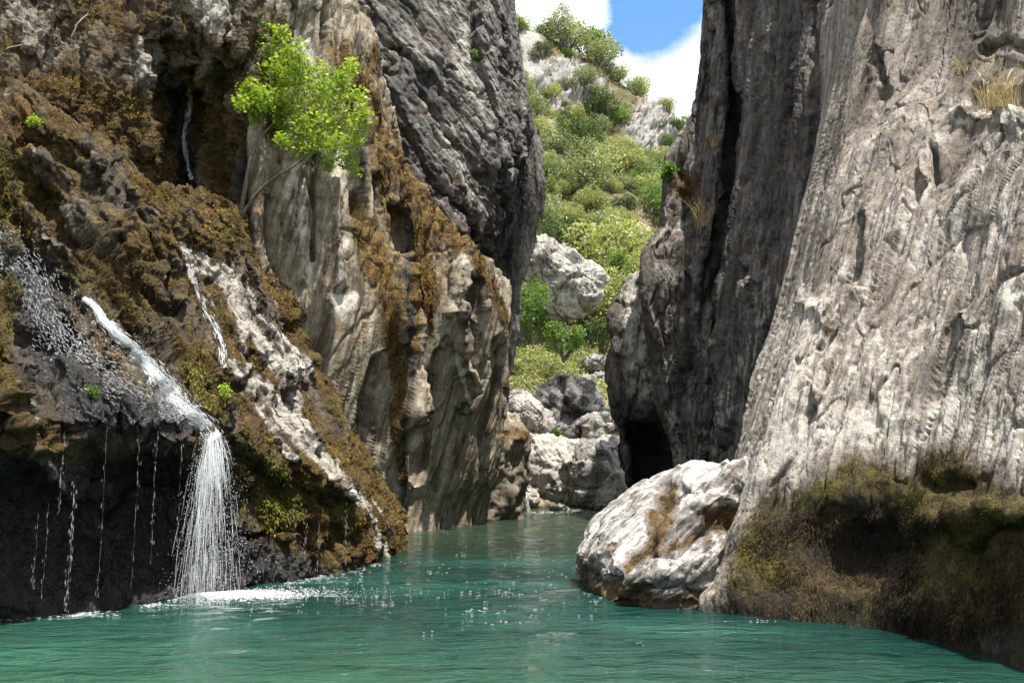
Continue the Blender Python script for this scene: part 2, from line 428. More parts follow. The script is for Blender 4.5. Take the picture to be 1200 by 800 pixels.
sepw = node(nt, 'ShaderNodeSeparateXYZ'); L(geo.outputs['Position'], sepw.inputs[0])
shal = node(nt, 'ShaderNodeMapRange', interpolation_type='SMOOTHSTEP'); L(sepw.outputs['Y'], shal.inputs['Value'])
shal.inputs['From Min'].default_value = 14.0; shal.inputs['From Max'].default_value = 26.0; shal.inputs['To Max'].default_value = 0.85
mxw = node(nt, 'ShaderNodeMixRGB'); L(shal.outputs[0], mxw.inputs['Fac']); L(w_col, mxw.inputs['Color1']); mxw.inputs['Color2'].default_value = (.026,.036,.020, 1)
nearw = node(nt, 'ShaderNodeMapRange', interpolation_type='SMOOTHSTEP'); L(math_x(nt, sepw.outputs['Y'], sepw.outputs['X'], .35), nearw.inputs['Value'])
nearw.inputs['From Min'].default_value = 11.5; nearw.inputs['From Max'].default_value = 6.0; nearw.inputs['To Max'].default_value = 0.5
mxn = node(nt, 'ShaderNodeMixRGB'); L(nearw.outputs[0], mxn.inputs['Fac']); L(mxw.outputs[0], mxn.inputs['Color1']); mxn.inputs['Color2'].default_value = (.045, .115, .072, 1)
bs = node(nt, 'ShaderNodeBsdfPrincipled'); L(mxn.outputs[0], bs.inputs['Base Color'])
bs.inputs['Roughness'].default_value = 0.045; bs.inputs['IOR'].default_value = 1.33
bs.inputs['Specular IOR Level'].default_value = 0.5
h1 = node(nt, 'ShaderNodeBump', i_Strength=1.0, i_Distance=0.24); L(wnoise(0.8, 1.9, 1.6, 4, 0.55, 0.5), h1.inputs['Height'])
h2 = node(nt, 'ShaderNodeBump', i_Strength=0.8, i_Distance=0.034); L(wnoise(0.9, 1.7, 7.5, 4, 0.6, 0.6), h2.inputs['Height']); L(h1.outputs[0], h2.inputs['Normal'])
L(h2.outputs[0], bs.inputs['Normal'])
out = node(nt, 'ShaderNodeOutputMaterial'); L(bs.outputs[0], out.inputs['Surface'])
M_WATER = m
wx = np.linspace(-26, 26, 180); wy = np.concatenate([np.linspace(-30, 4, 30), np.linspace(4.3, 44, 260)])
gx, gy = np.meshgrid(wx, wy)
pp = np.stack([gx, gy * 1.3, np.zeros_like(gx)], -1).reshape(-1, 3)
gz = 0.016 * fbm(pp * 1.4, 3, 4).reshape(gx.shape)
tag(grid_mesh('water', np.stack([gx, gy, gz], -1), M_WATER), kind='structure', label='emerald green rippled pool between the cliffs')

# ------------------------------------------------------------------ the mossy slope the water runs over (near, west bank)
def A(*a): return np.array(a, float)
wl_px = A(-170,-40,40,110,170,230,290,350,410,455); wl_py = A(765,738,724,717,709,700,690,680,669,656)
W0 = wl(wl_px, wl_py)
Yw = W0[:, 1]
lipY = Yw + A(-.6,-.6,-.8,-1.0,-1.0,-.70,-.12,.0,.05,.1)
ctrlA = rows(under(W0), W0,
    (wl_px, A(690,672,655,650,645,640,640,636,635,636), Yw + A(.1,.1,.25,.75,.9,.6,.10,.05,.05,.0)),
    (wl_px, A(610,595,570,556,552,556,585,605,614,620), Yw + A(.1,.1,.2,.85,1.1,.7,.12,.05,.05,.05)),
    (wl_px + A(0,0,0,0,0,0,0,0,0,-5), A(545,535,520,514,512,520,553,580,596,610), lipY + A(0,0,.1,.1,.1,.1,.1,.1,.05,.0)),
    (wl_px + A(0,0,0,0,2,6,2,0,-4,-14), A(500,495,490,492,492,500,522,552,574,592), lipY),
    (A(-170,-40,35,105,165,222,282,338,390,425), A(420,412,405,408,422,440,462,490,530,563), lipY + A(.6,.6,.7,.7,.75,.8,.9,.8,.5,.35)),
    (A(-170,-40,35,100,152,205,255,300,348,372), A(320,312,305,315,330,350,370,395,430,455), lipY + A(1.5,1.5,1.55,1.6,1.7,1.7,1.75,1.6,1.2,.9)),
    (A(-170,-40,35,95,145,190,230,268,315,340), A(240,240,245,255,265,275,295,315,345,362), lipY + A(2.5,2.5,2.5,2.55,2.6,2.55,2.5,2.3,1.9,1.5)),
    (A(-170,-40,35,90,138,180,218,255,290,312), A(160,165,175,190,205,222,235,250,270,290), lipY + A(3.6,3.6,3.6,3.6,3.6,3.4,3.3,3.0,2.5,2.0)),
    (A(-170,-40,30,80,125,172,215,250,280,300), A(85,92,105,128,165,214,222,228,238,252), lipY + A(5.2,5.2,5.2,5.2,5.0,4.6,4.6,4.4,3.8,3.2)),
    back(unproj(A(-170,-40,30,80,125,172,215,250,280,300), A(78,85,98,120,160,212,220,226,236,250), lipY + 5.2), 3.0))
ctrlA = wrap(ctrlA, left=(-2.0, -3.5), right=(3.0, 0.1))
dwn = (0.55, -0.35, -0.75)
def marksA(p, px, py):
    d = 0.30 * along(px, py, [(0, 200), (6, 330), (10, 430), (20, 500)], [50, 48, 45, 40])                      # lit pillar at the frame edge
    d = d + 0.45 * along(px, py, [(52, 515), (90, 560), (115, 620), (128, 660)], [26, 26, 24, 22])               # mossy rib in the cave
    d = d - 0.16 * along(px, py, [(97, 345), (140, 395), (190, 450), (235, 495), (255, 520)], [18, 20, 22, 24, 20])   # channel of the chute
    d = d - 0.20 * along(px, py, [(180, 235), (215, 300), (245, 370), (262, 430)], [16, 18, 18, 12])
    d = d + 0.22 * along(px, py, [(100, 170), (160, 235), (190, 300), (200, 360)], [30, 34, 30, 22])
    d = d + 0.22 * along(px, py, [(30, 215), (80, 235), (110, 290)], [26, 30, 20])
    for pl, w_, h_ in (([(20, 185), (75, 240), (125, 300), (150, 345)], 15, .34), ([(60, 150), (120, 200), (165, 260), (190, 320)], 14, .30), ([(165, 300), (205, 380), (235, 450)], 13, .26), ([(-10, 235), (50, 270), (90, 310)], 13, .26),
                       ([(110, 300), (160, 360), (200, 420), (225, 455)], 12, .24), ([(200, 250), (240, 275), (270, 305)], 12, .18), ([(255, 470), (300, 520), (340, 560)], 14, .22), ([(310, 500), (360, 550), (410, 585)], 12, .2)):
        d = d + h_ * along(px, py, pl, w_) - .8 * h_ * along(px + 13, py - 15, pl, w_ * .8)
    d = d + 0.20 * blob(px, py, 345, 430, 20, 18) + 0.12 * blob(px, py, 310, 410, 16, 24, 30)
    d = d + 0.16 * along(px, py, [(270, 330), (290, 380), (330, 450), (370, 520)], [14, 16, 18, 14])
    d = d - 0.22 * along(px, py, [(300, 330), (322, 390), (345, 470)], [12, 12, 10])
    return d
def lA1(p, px, py):
    q = stretch(p, dwn, 0.30, 1.0)
    return .40 * ribs(p, dwn, .8, 3, .16, .7, .16) + 0.28 * (billow(q * 0.9, 3, 2) - 0.35) + 0.18 * fbm(q * 0.7, 2, 9) - .22 * cracks(q * .8, .10, 12)
def lA2(p, px, py):
    q = stretch(p + 0.08 * fbm(p * 2.5, 2, 5)[:, None], dwn, 0.26, 1.0)
    cave = sstep(505, 540, py) * sstep(300, 240, px)
    return (1 - 0.4 * cave) * (.17 * ribs(p, dwn, 2.3, 5, .16, .7, .15) + 0.14 * (billow(q * 2.1, 3, 31) - 0.3) - 0.12 * np.maximum(ridged(q * 1.5, 2, 21), 0.25) - .12 * cracks(q * 1.7, .09, 23))
def lA3(p, px, py):
    q = stretch(p, dwn, 0.35, 1.0)
    return 0.075 * (billow(q * 6.0, 3, 41) - 0.3) + 0.022 * fbm(p * 22, 2, 51) - .05 * cracks(q * 4.5, .10, 27)
def masksA(p, px, py, n):
    q = stretch(p, dwn, .35, 1); w = 24 * fbm(q * 1.7, 4, 61); px, py = px + w, py + .6 * w
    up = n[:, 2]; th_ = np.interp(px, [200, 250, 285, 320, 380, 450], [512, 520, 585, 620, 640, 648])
    palecol = np.maximum.reduce([along(px, py, [(232, 300), (262, 330), (278, 400), (292, 452)], [20, 18, 11, 8]), along(px, py, [(262, 318), (300, 392), (336, 440), (352, 500), (405, 560), (440, 600), (452, 652)], [15, 16, 17, 13, 15, 14, 11]),
        along(px, py, [(290, 330), (318, 380), (338, 412)], [10, 13, 10]), along(px, py, [(300, 440), (350, 520), (392, 560)], [12, 14, 10]), blob(px, py, 345, 430, 24, 20), .8 * blob(px, py, 240, 312, 26, 14, 20), along(px, py, [(270, 420), (310, 490), (345, 540)], [6, 9, 6])])
    pale = np.clip(1.1 * palecol * (.75 + .6 * fbm(q * 2.5, 3, 66)), 0, 1)
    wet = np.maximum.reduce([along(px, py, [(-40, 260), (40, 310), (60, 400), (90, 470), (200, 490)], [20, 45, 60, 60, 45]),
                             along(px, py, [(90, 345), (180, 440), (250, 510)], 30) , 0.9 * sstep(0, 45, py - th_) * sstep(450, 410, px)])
    stain_shade = 0.80 * np.maximum(along(px, py, [(-40, 270), (40, 330), (80, 420), (120, 480), (230, 490)], [20, 45, 70, 60, 30]),
                              sstep(0, 45, py - th_) * sstep(455, 415, px))  # wet stain, and the cave's shade painted in below the lip
    moss = np.clip(0.62 - 1.0 * palecol - 0.5 * stain_shade + 0.75 * fbm(q * 1.3, 3, 71) + .25 * up, 0, 1)
    pale = np.maximum(pale, .8 * cracks(q * .9 + .2, .10, 74) * sstep(.0, .3, fbm(p * .7, 2, 75)) * (1 - stain_shade))
    moss = np.maximum(moss, .8 * sstep(270, 310, px) * sstep(500, 540, py) * (1 - palecol))
    moss = np.maximum(moss, along(px, py, [(52, 515), (90, 560), (115, 620), (128, 660)], [24, 24, 22, 20]))
    moss = np.maximum(moss, along(px, py, [(0, 180), (6, 330), (10, 430), (25, 500)], [45, 40, 35, 32]))
    green = np.maximum.reduce([0.55 + 0 * px, along(px, py, [(52, 515), (115, 620), (128, 660)], 26), along(px, py, [(240, 450), (290, 490), (330, 600)], 50)])
    return dict(pale=pale, wet=wet, stain_shade=stain_shade, moss=moss, green=green)
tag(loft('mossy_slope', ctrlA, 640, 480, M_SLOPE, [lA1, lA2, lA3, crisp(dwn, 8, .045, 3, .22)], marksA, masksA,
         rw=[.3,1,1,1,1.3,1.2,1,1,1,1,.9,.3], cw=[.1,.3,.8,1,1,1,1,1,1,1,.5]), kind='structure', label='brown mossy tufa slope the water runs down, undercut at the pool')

# ------------------------------------------------------------------ brown tufa curtain above the slope
pxB = A(-200,-90,0,60,120,175,205,250,300,350)
ctrlB = rows((pxB, A(300,300,300,300,300,300,300,300,300,300), A(18.6,18.6,18.6,18.6,18.6,18.8,19.6,20,19.8,20)),
             (pxB, A(190,190,190,190,200,215,225,225,225,225), A(17.5,17.5,17.5,17.6,17.8,18.4,20.6,20.2,19.4,20.0)),
             (pxB, A(110,110,110,110,110,115,120,120,120,120), A(17.6,17.6,17.6,17.7,17.9,18.3,20.2,19.9,19.2,19.8)),
             (pxB, A(55,55,55,50,50,50,60,60,60,60), A(17.8,17.8,17.8,17.9,18,18.3,19.2,19.2,18.9,19.6)),
             (pxB, A(0,0,0,0,0,0,0,0,0,0), A(18.2,18.2,18.2,18.2,18.3,18.4,18.6,18.6,18.7,19.6)),
             (pxB, A(-60,-60,-60,-60,-60,-60,-60,-60,-60,-60), A(18.9,18.9,18.9,18.9,18.9,18.9,18.9,18.9,19.0,19.9)))
ctrlB = np.concatenate([ctrlB, back(ctrlB[-1], 5.0, 0.8)[None]])
ctrlB = wrap(ctrlB, left=(-1.0, -6.0))
def marksB(p, px, py):
    d = 0
    for (a, b, wd, h) in (([(250, 90), (256, 150), (252, 220)], 0, 13, .45), ([(272, 100), (276, 170)], 0, 11, .35), ([(178, 20), (190, 60), (205, 85)], 0, 14, .5), ([(205, 30), (222, 80)], 0, 9, .3), ([(155, 40), (165, 90)], 0, 18, .4),
                          ([(255, 30), (262, 60), (250, 75)], 0, 18, .55), ([(275, 30), (285, 55)], 0, 12, .4), ([(115, 45), (122, 65)], 0, 12, .3),
                          ([(25, 0), (30, 60)], 0, 16, .35), ([(70, 0), (62, 50)], 0, 14, .3), ([(220, -40), (240, 20)], 0, 22, .3)):
        d = d + h * along(px, py, a, wd)
    d = d - 0.5 * along(px, py, [(182, 50), (192, 110), (200, 180)], [8, 12, 10])
    return d
def lB1(p, px, py):
    q = stretch(p, (0, 0, 1), 0.30, 1.0)
    return .30 * ribs(p, (.12, 0, 1), 1.1, 4, .3, .9, .2) + 0.45 * (billow(q * 1.1, 3, 12) - 0.3) - 0.25 * np.maximum(ridged(q * 0.8, 2, 15), 0.2)
def lB2(p, px, py):
    q = stretch(p + 0.1 * fbm(p * 2, 2, 5)[:, None], (0.05, 0, 1), 0.45, 1.0); low = sstep(60, 130, py)
    return 0.24 * (billow(q * 2.4, 3, 32) - 0.3) + 0.16 * low * (billow(p * 3.2, 2, 36) - 0.3)
def lB3(p, px, py): return 0.07 * (billow(p * 7.5, 3, 42) - 0.3)
def masksB(p, px, py, n):
    w = 8 * fbm(p * 1.2, 3, 61); x, y = px + w, py + w
    rec = along(x, y, [(200, 80), (215, 150), (222, 230)], [14, 24, 28]) + .7 * along(x, y, [(285, 170), (290, 260)], [12, 34])  # recess mask: darkens the rock colour to deepen the recess shade
    pale = 0.62 * blob(x, y, 170, 70, 22, 40, 20) + 0.6 * blob(x, y, 245, 15, 30, 40) + 0.5 * along(x, y, [(20, 10), (60, 60)], 40) + 0.5 * blob(x, y, 190, 120, 20, 40)
    moss = np.clip(0.42 + 0.4 * sstep(70, 110, y) + 0.5 * fbm(p * 1.1, 3, 72) + 0.35 * n[:, 2] - 0.5 * pale - 0.4 * rec, 0, 1)
    return dict(pale=pale, stain_shade=np.clip(rec, 0, .85), moss=moss, wet=np.clip(rec, 0, 1) * 0.8, green=0.5 * np.ones(len(px)))
tag(loft('tufa_curtain', ctrlB, 320, 420, M_TUFA, [lB1, lB2, lB3, crisp((0, 0, 1), 6, .05, 4)], marksB, masksB, rw=[.5,1,1,1,1,.5,.2], cw=[.2,.6,1,1,1,1,1,1,1]),
    kind='structure', label='brown hanging tufa curtain above the mossy slope')

# ------------------------------------------------------------------ column cliff (west bank, middle)
pxw = A(330,378,418,452,470,485,512,542,562,574); pyw = A(645,640,636,630,626,624,621,617,614,611)
W1 = wl(pxw, pyw); Y1 = W1[:, 1]
ctrlC = rows(under(W1), W1,
    (A(316,362,406,446,463,481,510,546,571,588), A(560,560,560,560,560,560,560,560,560,560), Y1 - A(.3,.5,.6,.7,.9,.5,.5,.6,.7,.6)),
    (A(306,350,400,446,469,482,512,548,578,594), A(460,460,460,460,460,460,460,460,460,460), Y1 - A(.5,.9,1.2,1.5,1.9,.9,1.1,1.4,1.5,1.4)),
    (A(300,342,390,436,469,482,514,548,577,597), A(360,360,360,360,360,360,365,370,375,385), Y1 - A(.5,1.1,1.6,2.0,2.4,1.0,1.7,2.1,2.3,2.0)),
    (A(298,338,385,426,456,476,502,530,560,590), A(270,270,272,275,278,280,282,286,302,330), Y1 - A(.4,1.0,1.6,2.1,2.4,1.5,1.8,2.3,2.6,2.2)),
    (A(295,335,380,418,446,462,480,494,514,545), A(160,160,160,165,175,188,205,226,252,288), Y1 - A(.2,.9,1.5,2.1,2.4,2.2,2.3,2.5,2.8,2.5)),
    (A(295,335,375,406,422,433,442,451,464,486), A(60,60,60,65,80,100,125,150,180,222), Y1 - A(.2,.8,1.4,2.0,2.4,2.4,2.5,2.7,3.0,2.7)),
    (A(295,330,366,392,405,415,421,427,433,444), A(-60,-60,-60,-55,-40,-20,0,25,60,110), Y1 - A(.1,.7,1.3,1.9,2.3,2.5,2.7,2.9,3.1,2.8)))
ctrlC = np.concatenate([ctrlC, back(ctrlC[-1], 4.0, 0.6)[None]])
ctrlC = wrap(ctrlC, left=(4, -1.0), right=(4.0, -0.9))
def marksC(p, px, py):
    d = -0.85 * along(px, py, [(474, 250), (479, 340), (480, 440), (472, 600)], [11, 13, 10, 7]) - .8 * along(px, py, [(316, 235), (322, 290), (336, 340)], [9, 11, 6])              # groove between the two columns
    d = d - 0.95 * along(px, py, [(427, 100), (420, 180), (426, 250)], [8, 15, 13])
    d = d - 0.7 * along(px, py, [(448, 210), (452, 270)], [10, 12])
    d = d + 0.6 * along(px, py, [(470, 300), (471, 450), (466, 540)], [13, 10, 8])
    d = d - 1.0 * along(px, py, [(560, 330), (556, 385), (560, 445)], [14, 20, 10])                           # hollow under the cap
    d = d + 0.6 * along(px, py, [(530, 295), (528, 360), (540, 440), (549, 478)], [12, 10, 9, 6])
    d = d - 0.35 * along(px, py, [(545, 470), (530, 520), (512, 575)], [10, 11, 8])
    d = d - 0.3 * along(px, py, [(520, 420), (505, 490), (492, 560)], [8, 10, 8])
    d = d - 0.75 * along(px, py, [(446, 430), (436, 510), (426, 590)], [13, 18, 12])
    d = d - 0.3 * along(px, py, [(374, 150), (366, 220), (371, 300)], [8, 9, 6]) - .5 * along(px, py, [(388, 0), (384, 60)], 6)
    d = d + 0.25 * along(px, py, [(352, 200), (356, 330)], [14, 12]) + 0.25 * along(px, py, [(395, 210), (398, 330)], [12, 12])
    d = d - 0.3 * along(px, py, [(585, 400), (578, 480), (565, 570)], [8, 10, 8])
    return d
def lC1(p, px, py):
    q = stretch(p, (0.14, 0, 1), 0.13, 1.0)
    return .34 * ribs(p, (.1, 0, 1), .62, 3, .04, .4, .14) + 0.30 * fbm(q * 0.7, 2, 13) - 0.08 * np.maximum(ridged(q * 0.9, 1, 16), 0.25) + .15 * facets(stretch(p + .2 * fbm(p * .8, 2, 4)[:, None], (.2, 0, 1), .13, 1) * .9, 4, .9, .4, .2, .10)
def lC2(p, px, py):
    q = stretch(p + 0.1 * fbm(p * 1.2, 2, 6)[:, None], (0.32, 0, 1), 0.16, 1.0)
    low = sstep(300, 420, py); up = 1 - low
    return 0.035 * fbm(q * 2.4, 2, 33) + .06 * facets(q * 1.5, 5, 1.0, .5, .15, .10) - .05 * cracks(q * 1.0, .05, 29) + .16 * ribs(p, (.30, 0, 1), 1.1, 6, .06, .6, .10) * low + up * sstep(418, 436, px) * (0.22 * (billow(stretch(p, (0, 0, 1), .22, 1) * 1.8, 3, 37) - .3) + .12 * ribs(p, (0, 0, 1), 1.9, 8, .12, .8, .2))
def lC3(p, px, py):
    up = 1 - sstep(330, 430, py)
    return 0.010 * fbm(p * 5, 3, 43) + .015 * fbm(stretch(p, (.3, 0, 1), .2, 1) * 6, 2, 47) + up * sstep(418, 436, px) * 0.07 * (billow(stretch(p, (0, 0, 1), .4, 1) * 5, 2, 45) - .3) + .03 * ribs(p, (.25, 0, 1), 3.6, 12, .07, .8, .15)
def masksC(p, px, py, n):
    q = stretch(p, (0, 0, 1), 0.25, 1.0); w = 9 * fbm(q * 1.6, 3, 62); x, y = px + w, py + 2 * w
    brown = np.maximum.reduce([along(x, y, [(400, 60), (440, 150), (500, 250), (560, 300), (594, 380)], [30, 40, 36, 18, 11]),
                               along(x, y, [(490, 250), (492, 330), (480, 400)], [52, 52, 36]), along(x, y, [(425, 250), (450, 330), (468, 420), (468, 560)], [34, 36, 18, 10]), .8 * along(x, y, [(440, 130), (460, 260)], 40),
                               along(x, y, [(325, 30), (320, 160)], [22, 14]), along(x, y, [(440, 60), (420, 130)], 22)])
    pale = np.maximum.reduce([0.95 * along(x, y, [(535, 290), (552, 312), (566, 305)], [12, 14, 10]), 0.9 * along(x, y, [(538, 420), (550, 470)], [8, 6]),  # sunlit edges and patches of the columns painted in as pale colour
                              0.8 * along(x, y, [(515, 240), (530, 265)], 10), 0.5 * along(x, y, [(345, 200), (360, 330)], [22, 18]), 0.48 * along(x, y, [(400, 180), (395, 340)], [20, 12]),
                              0.7 * blob(x, y, 400, 350, 22, 16), 0.6 * along(x, y, [(345, 40), (385, 120)], 22), .85 * along(x, y, [(463, 560), (460, 620)], 7)])
    stain_shade = np.maximum.reduce([0.85 * along(x, y, [(474, 250), (480, 440), (472, 600)], [9, 11, 7]), 0.8 * along(x, y, [(424, 150), (425, 240)], [14, 14]),
                               0.55 * along(x, y, [(556, 335), (546, 400)], [14, 18]), 0.5 * along(x, y, [(440, 480), (425, 580)], [14, 16])])  # shade of the carved grooves and hollows painted into the colour
    return dict(pale=pale * (1 - .7 * brown), stain_shade=stain_shade, moss=np.clip(.95 * brown + .45 * fbm(q * 2.2, 3, 73) * (brown > .05), 0, 1), wet=0 * px, green=0.15 * np.ones(len(px)))
tag(loft('column_cliff', ctrlC, 560, 400, M_COL, [lC1, lC2, lC3, crisp((.2, 0, 1), 4, .042, 5, .07)], marksC, masksC, rw=[.3,1,1,1,1,1,1,1,.8,.2] if False else [.3,1,1,1,1,1,1,1,.2], cw=[.15,.6,1,1,1,1.2,1.3,1.3,1.3,1.2,.25]),
    kind='structure', label='grey and brown limestone columns undercut above the pool')

# ------------------------------------------------------------------ rear slab cliff (west bank, far)
fr_ = A(0,.2,.38,.54,.68,.80,.89,.95,1.0); YD = A(27,27.4,27.9,28.4,29,29.6,29.9,31,33.5)
def rowD(y, e, l=372, dy=0, tilt=0): return (l + (e - 17 - l) * fr_, y + tilt * fr_, YD + dy)
ctrlD = rows(rowD(640, 572, dy=1.2), rowD(460, 584, dy=.7), rowD(360, 595, dy=.4), rowD(310, 600, dy=.1), rowD(260, 612, dy=-.2), rowD(195, 629, dy=-.4), rowD(150, 632, dy=-.3),
             rowD(85, 623, dy=0), rowD(25, 609, dy=.4), rowD(-20, 603, dy=.8), rowD(-70, 596, dy=1.3))
ctrlD = np.concatenate([ctrlD, back(ctrlD[-1], 6.0, 1.0)[None]]); ctrlD = wrap(ctrlD, right=(7, 1.0))
sd = (0.58, 0.1, -0.80)
def marksD(p, px, py):
    d = -0.5 * along(px, py, [(430, 85), (490, 190), (540, 260), (580, 310)], [7, 8, 9, 7])
    d = d - 0.4 * along(px, py, [(425, 10), (470, 60), (520, 110), (545, 130)], [6, 7, 7, 4])
    d = d - 0.6 * along(px, py, [(560, 0), (562, 80), (585, 150), (592, 240), (588, 310)], [8, 7, 8, 9, 9])
    d = d - 0.35 * along(px, py, [(590, 20), (600, 110), (606, 200)], [5, 5, 6])
    d = d + 0.5 * along(px, py, [(470, 200), (540, 290), (575, 330)], [10, 16, 10])
    d = d - 0.3 * along(px, py, [(490, 100), (560, 200), (585, 240)], [6, 7, 5])
    return d
def lD1(p, px, py):
    q = stretch(p, sd, 0.28, 1.0)
    return .17 * ribs(p, sd, .75, 5, .10, .6, .12) + .22 * facets(q * .75 + 0.15 * fbm(p * .8, 2, 8)[:, None], 3, .9, .5, .6, .07) + 0.3 * fbm(q * 0.5, 2, 14)
def lD2(p, px, py):
    q = stretch(p + 0.1 * fbm(p * 1.5, 2, 8)[:, None], sd, 0.4, 1.0)
    return .06 * ribs(p, sd, 2.0, 7, .10, .7, .14) + .085 * facets(q * 2.0, 5, .9, .5, .6, .10) - 0.10 * cracks(stretch(p, sd, .12, 1) * 1.1, .07, 34)
def lD3(p, px, py): return 0.022 * fbm(p * 3.2, 4, 44) + .02 * ribs(p, sd, 5.0, 3, .14, .8, .2) + .045 * facets(stretch(p, sd, .5, 1) * 4.2, 9, .9, .5, .4, .12)
def masksD(p, px, py, n):
    w = 8 * fbm(p * .8, 3, 62); x, y = px + w, py + w
    stain_shade = np.maximum(0.9 * along(x, y, [(615, 190), (606, 260), (596, 350), (592, 420)], [10, 16, 18, 14]), .6 * along(x, y, [(585, 150), (592, 300)], 8))  # darker along the overhanging right edge and the deep crack
    pale = .5 * along(x, y, [(545, 40), (545, 90), (560, 120)], 22) + .45 * along(x, y, [(520, 150), (570, 260)], 18)
    return dict(pale=pale, stain_shade=stain_shade, moss=.62 * along(x, y, [(470, 190), (560, 300)], [12, 9]), wet=0 * px, green=0 * px)
tag(loft('slab_cliff', ctrlD, 400, 320, M_SLAB, [lD1, lD2, lD3, crisp(sd, 3, .13, 6, .30)], marksD, masksD, rw=[.2,.4,1,1,1,1,1,1,1,1,.2], cw=[.5,1,1,1,1.2,1.3,1.3,1.3,.3]),
    kind='structure', label='dark grey slab cliff with slanting layers behind the columns')

# ------------------------------------------------------------------ grey fluted cliff (east bank)
YF = A(29,28.4,28,27.6,27.9,25,23,20.3,17.6,14.8)
def rowF(y, pxs, dy=0.0): return (A(*pxs), y + 0 * YF, YF + dy)
b_ = (788,797,806,818,828,842,866,895,930,1010)
ctrlF = rows(rowF(690, b_), rowF(620, b_, .0), rowF(550, b_, -.2), rowF(480, (772,788,803,819,831,845,870,905,940,1020), -.5), rowF(400, (757,778,801,823,837,850,878,915,950,1040), -.7),
    rowF(325, (746,770,800,828,842,855,885,925,965,1055), -.7), rowF(296, (746,772,805,832,845,857,886,926,968,1058), -.4), rowF(262, (768,790,815,838,850,862,890,930,975,1062), .0),
    rowF(190, (781,805,830,848,860,870,900,940,985,1080), .4), rowF(115, (814,826,838,848,860,872,905,945,1000,1090), .8),
    rowF(30, (820,830,841,848,858,871,905,950,1010,1110), 1.3), rowF(-70, (824,833,842,848,858,870,903,950,1010,1120), 2.0))
ctrlF = np.concatenate([ctrlF, back(ctrlF[-1], 5, .8)[None]]); ctrlF = wrap(ctrlF, left=(7, 1.6))
fF = (0.13, 0.05, 1)
def marksF(p, px, py):
    d = -.8 * along(px, py, [(850, -40), (858, 60), (860, 160), (852, 240), (838, 300), (826, 340)], [7, 8, 10, 9, 7, 4])
    d = d - .5 * along(px, py, [(800, 310), (806, 380), (800, 440), (796, 520)], [7, 9, 10, 10])
    d = d - .4 * along(px, py, [(925, 0), (928, 120), (905, 260), (880, 360)], [8, 10, 10, 8])
    d = d - .35 * along(px, py, [(955, 0), (960, 120), (940, 240), (890, 420)], [7, 8, 8, 7])
    d = d + .35 * along(px, py, [(905, 30), (900, 200), (870, 300)], [12, 14, 12])
    d = d - .5 * along(px, py, [(800, 190), (800, 250)], [14, 16]) - .25 * along(px, py, [(822, 20), (830, 140)], [4, 5])
    d = d + .3 * along(px, py, [(880, 330), (845, 440), (820, 520)], [14, 16, 14])
    d = d - .3 * along(px, py, [(900, 400), (870, 480), (850, 530)], [6, 7, 7])
    return d
def lF1(p, px, py):
    q = stretch(p, fF, 0.14, 1.0)
    return 0.50 * fbm(q * 0.55, 3, 17) - 0.26 * np.maximum(ridged(q * 0.7, 2, 19), 0.1) + .34 * ribs(p, fF, .62, 6, .05, .5, .16) + .07 * facets(stretch(p + .2 * fbm(p * .6, 2, 4)[:, None], fF, .2, 1) * .8, 6, .9, .5, .4, .07)
def lF2(p, px, py):
    q = stretch(p + .12 * fbm(p * 1.1, 2, 8)[:, None], (0.2, 0.05, 1), 0.16, 1.0)
    return 0.12 * fbm(q * 1.9, 3, 38) - 0.12 * cracks(q * 1.5, .09, 39) + .10 * ribs(p, (.2, .05, 1), 1.9, 8, .08, .7, .14) + .03 * facets(stretch(p, (.2, .05, 1), .28, 1) * 2.2, 7, .9, .5, .4, .10)
def lF3(p, px, py): return 0.04 * fbm(stretch(p, fF, .35, 1) * 5.0, 4, 46) - .04 * cracks(stretch(p, fF, .2, 1) * 4.5, .10, 47) + .035 * ribs(p, (.24, .05, 1), 5, 9, .08, .8, .18)
def masksF(p, px, py, n):
    w = 7 * fbm(stretch(p, fF, .2, 1) * .9, 3, 63); x, y = px + w, py + 2 * w
    stain_shade = np.maximum.reduce([.95 * along(x, y, [(848, -60), (856, 60), (858, 160), (852, 240), (832, 310), (818, 380)], [12, 13, 15, 15, 13, 8]),
        .62 * along(x, y, [(800, 300), (804, 420)], [12, 12]), .55 * along(x, y, [(920, -40), (925, 100), (900, 260)], [26, 30, 22]), .5 * along(x, y, [(768, 310), (778, 400)], 8),
        .45 * along(x, y, [(880, -40), (885, 200)], 20)])  # black water streaks, with the crevice shade painted in
    pale = .5 * along(x, y, [(770, 300), (800, 262)], [12, 10]) + .5 * along(x, y, [(785, 480), (796, 545)], [12, 14]) + .45 * along(x, y, [(850, 470), (820, 545)], [26, 26]) + .35 * along(x, y, [(905, 330), (870, 440)], 16)
    br = .6 * blob(x, y, 803, 215, 20, 26) + .5 * blob(x, y, 835, 165, 10, 14)
    return dict(pale=pale, stain_shade=stain_shade, moss=br, wet=0 * px, green=0 * px)
tag(loft('fluted_cliff', ctrlF, 560, 380, M_GREY, [lF1, lF2, lF3, crisp(fF, 4, .075, 7, .10)], marksF, masksF, rw=[.2,.8,1,1,1,1,1,1,1,1,1,.2], cw=[.2,1.6,1.6,1.6,1.6,1,1,1,1,.5]),
    kind='structure', label='dark grey fluted cliff with a black crevice beyond the pale wall')

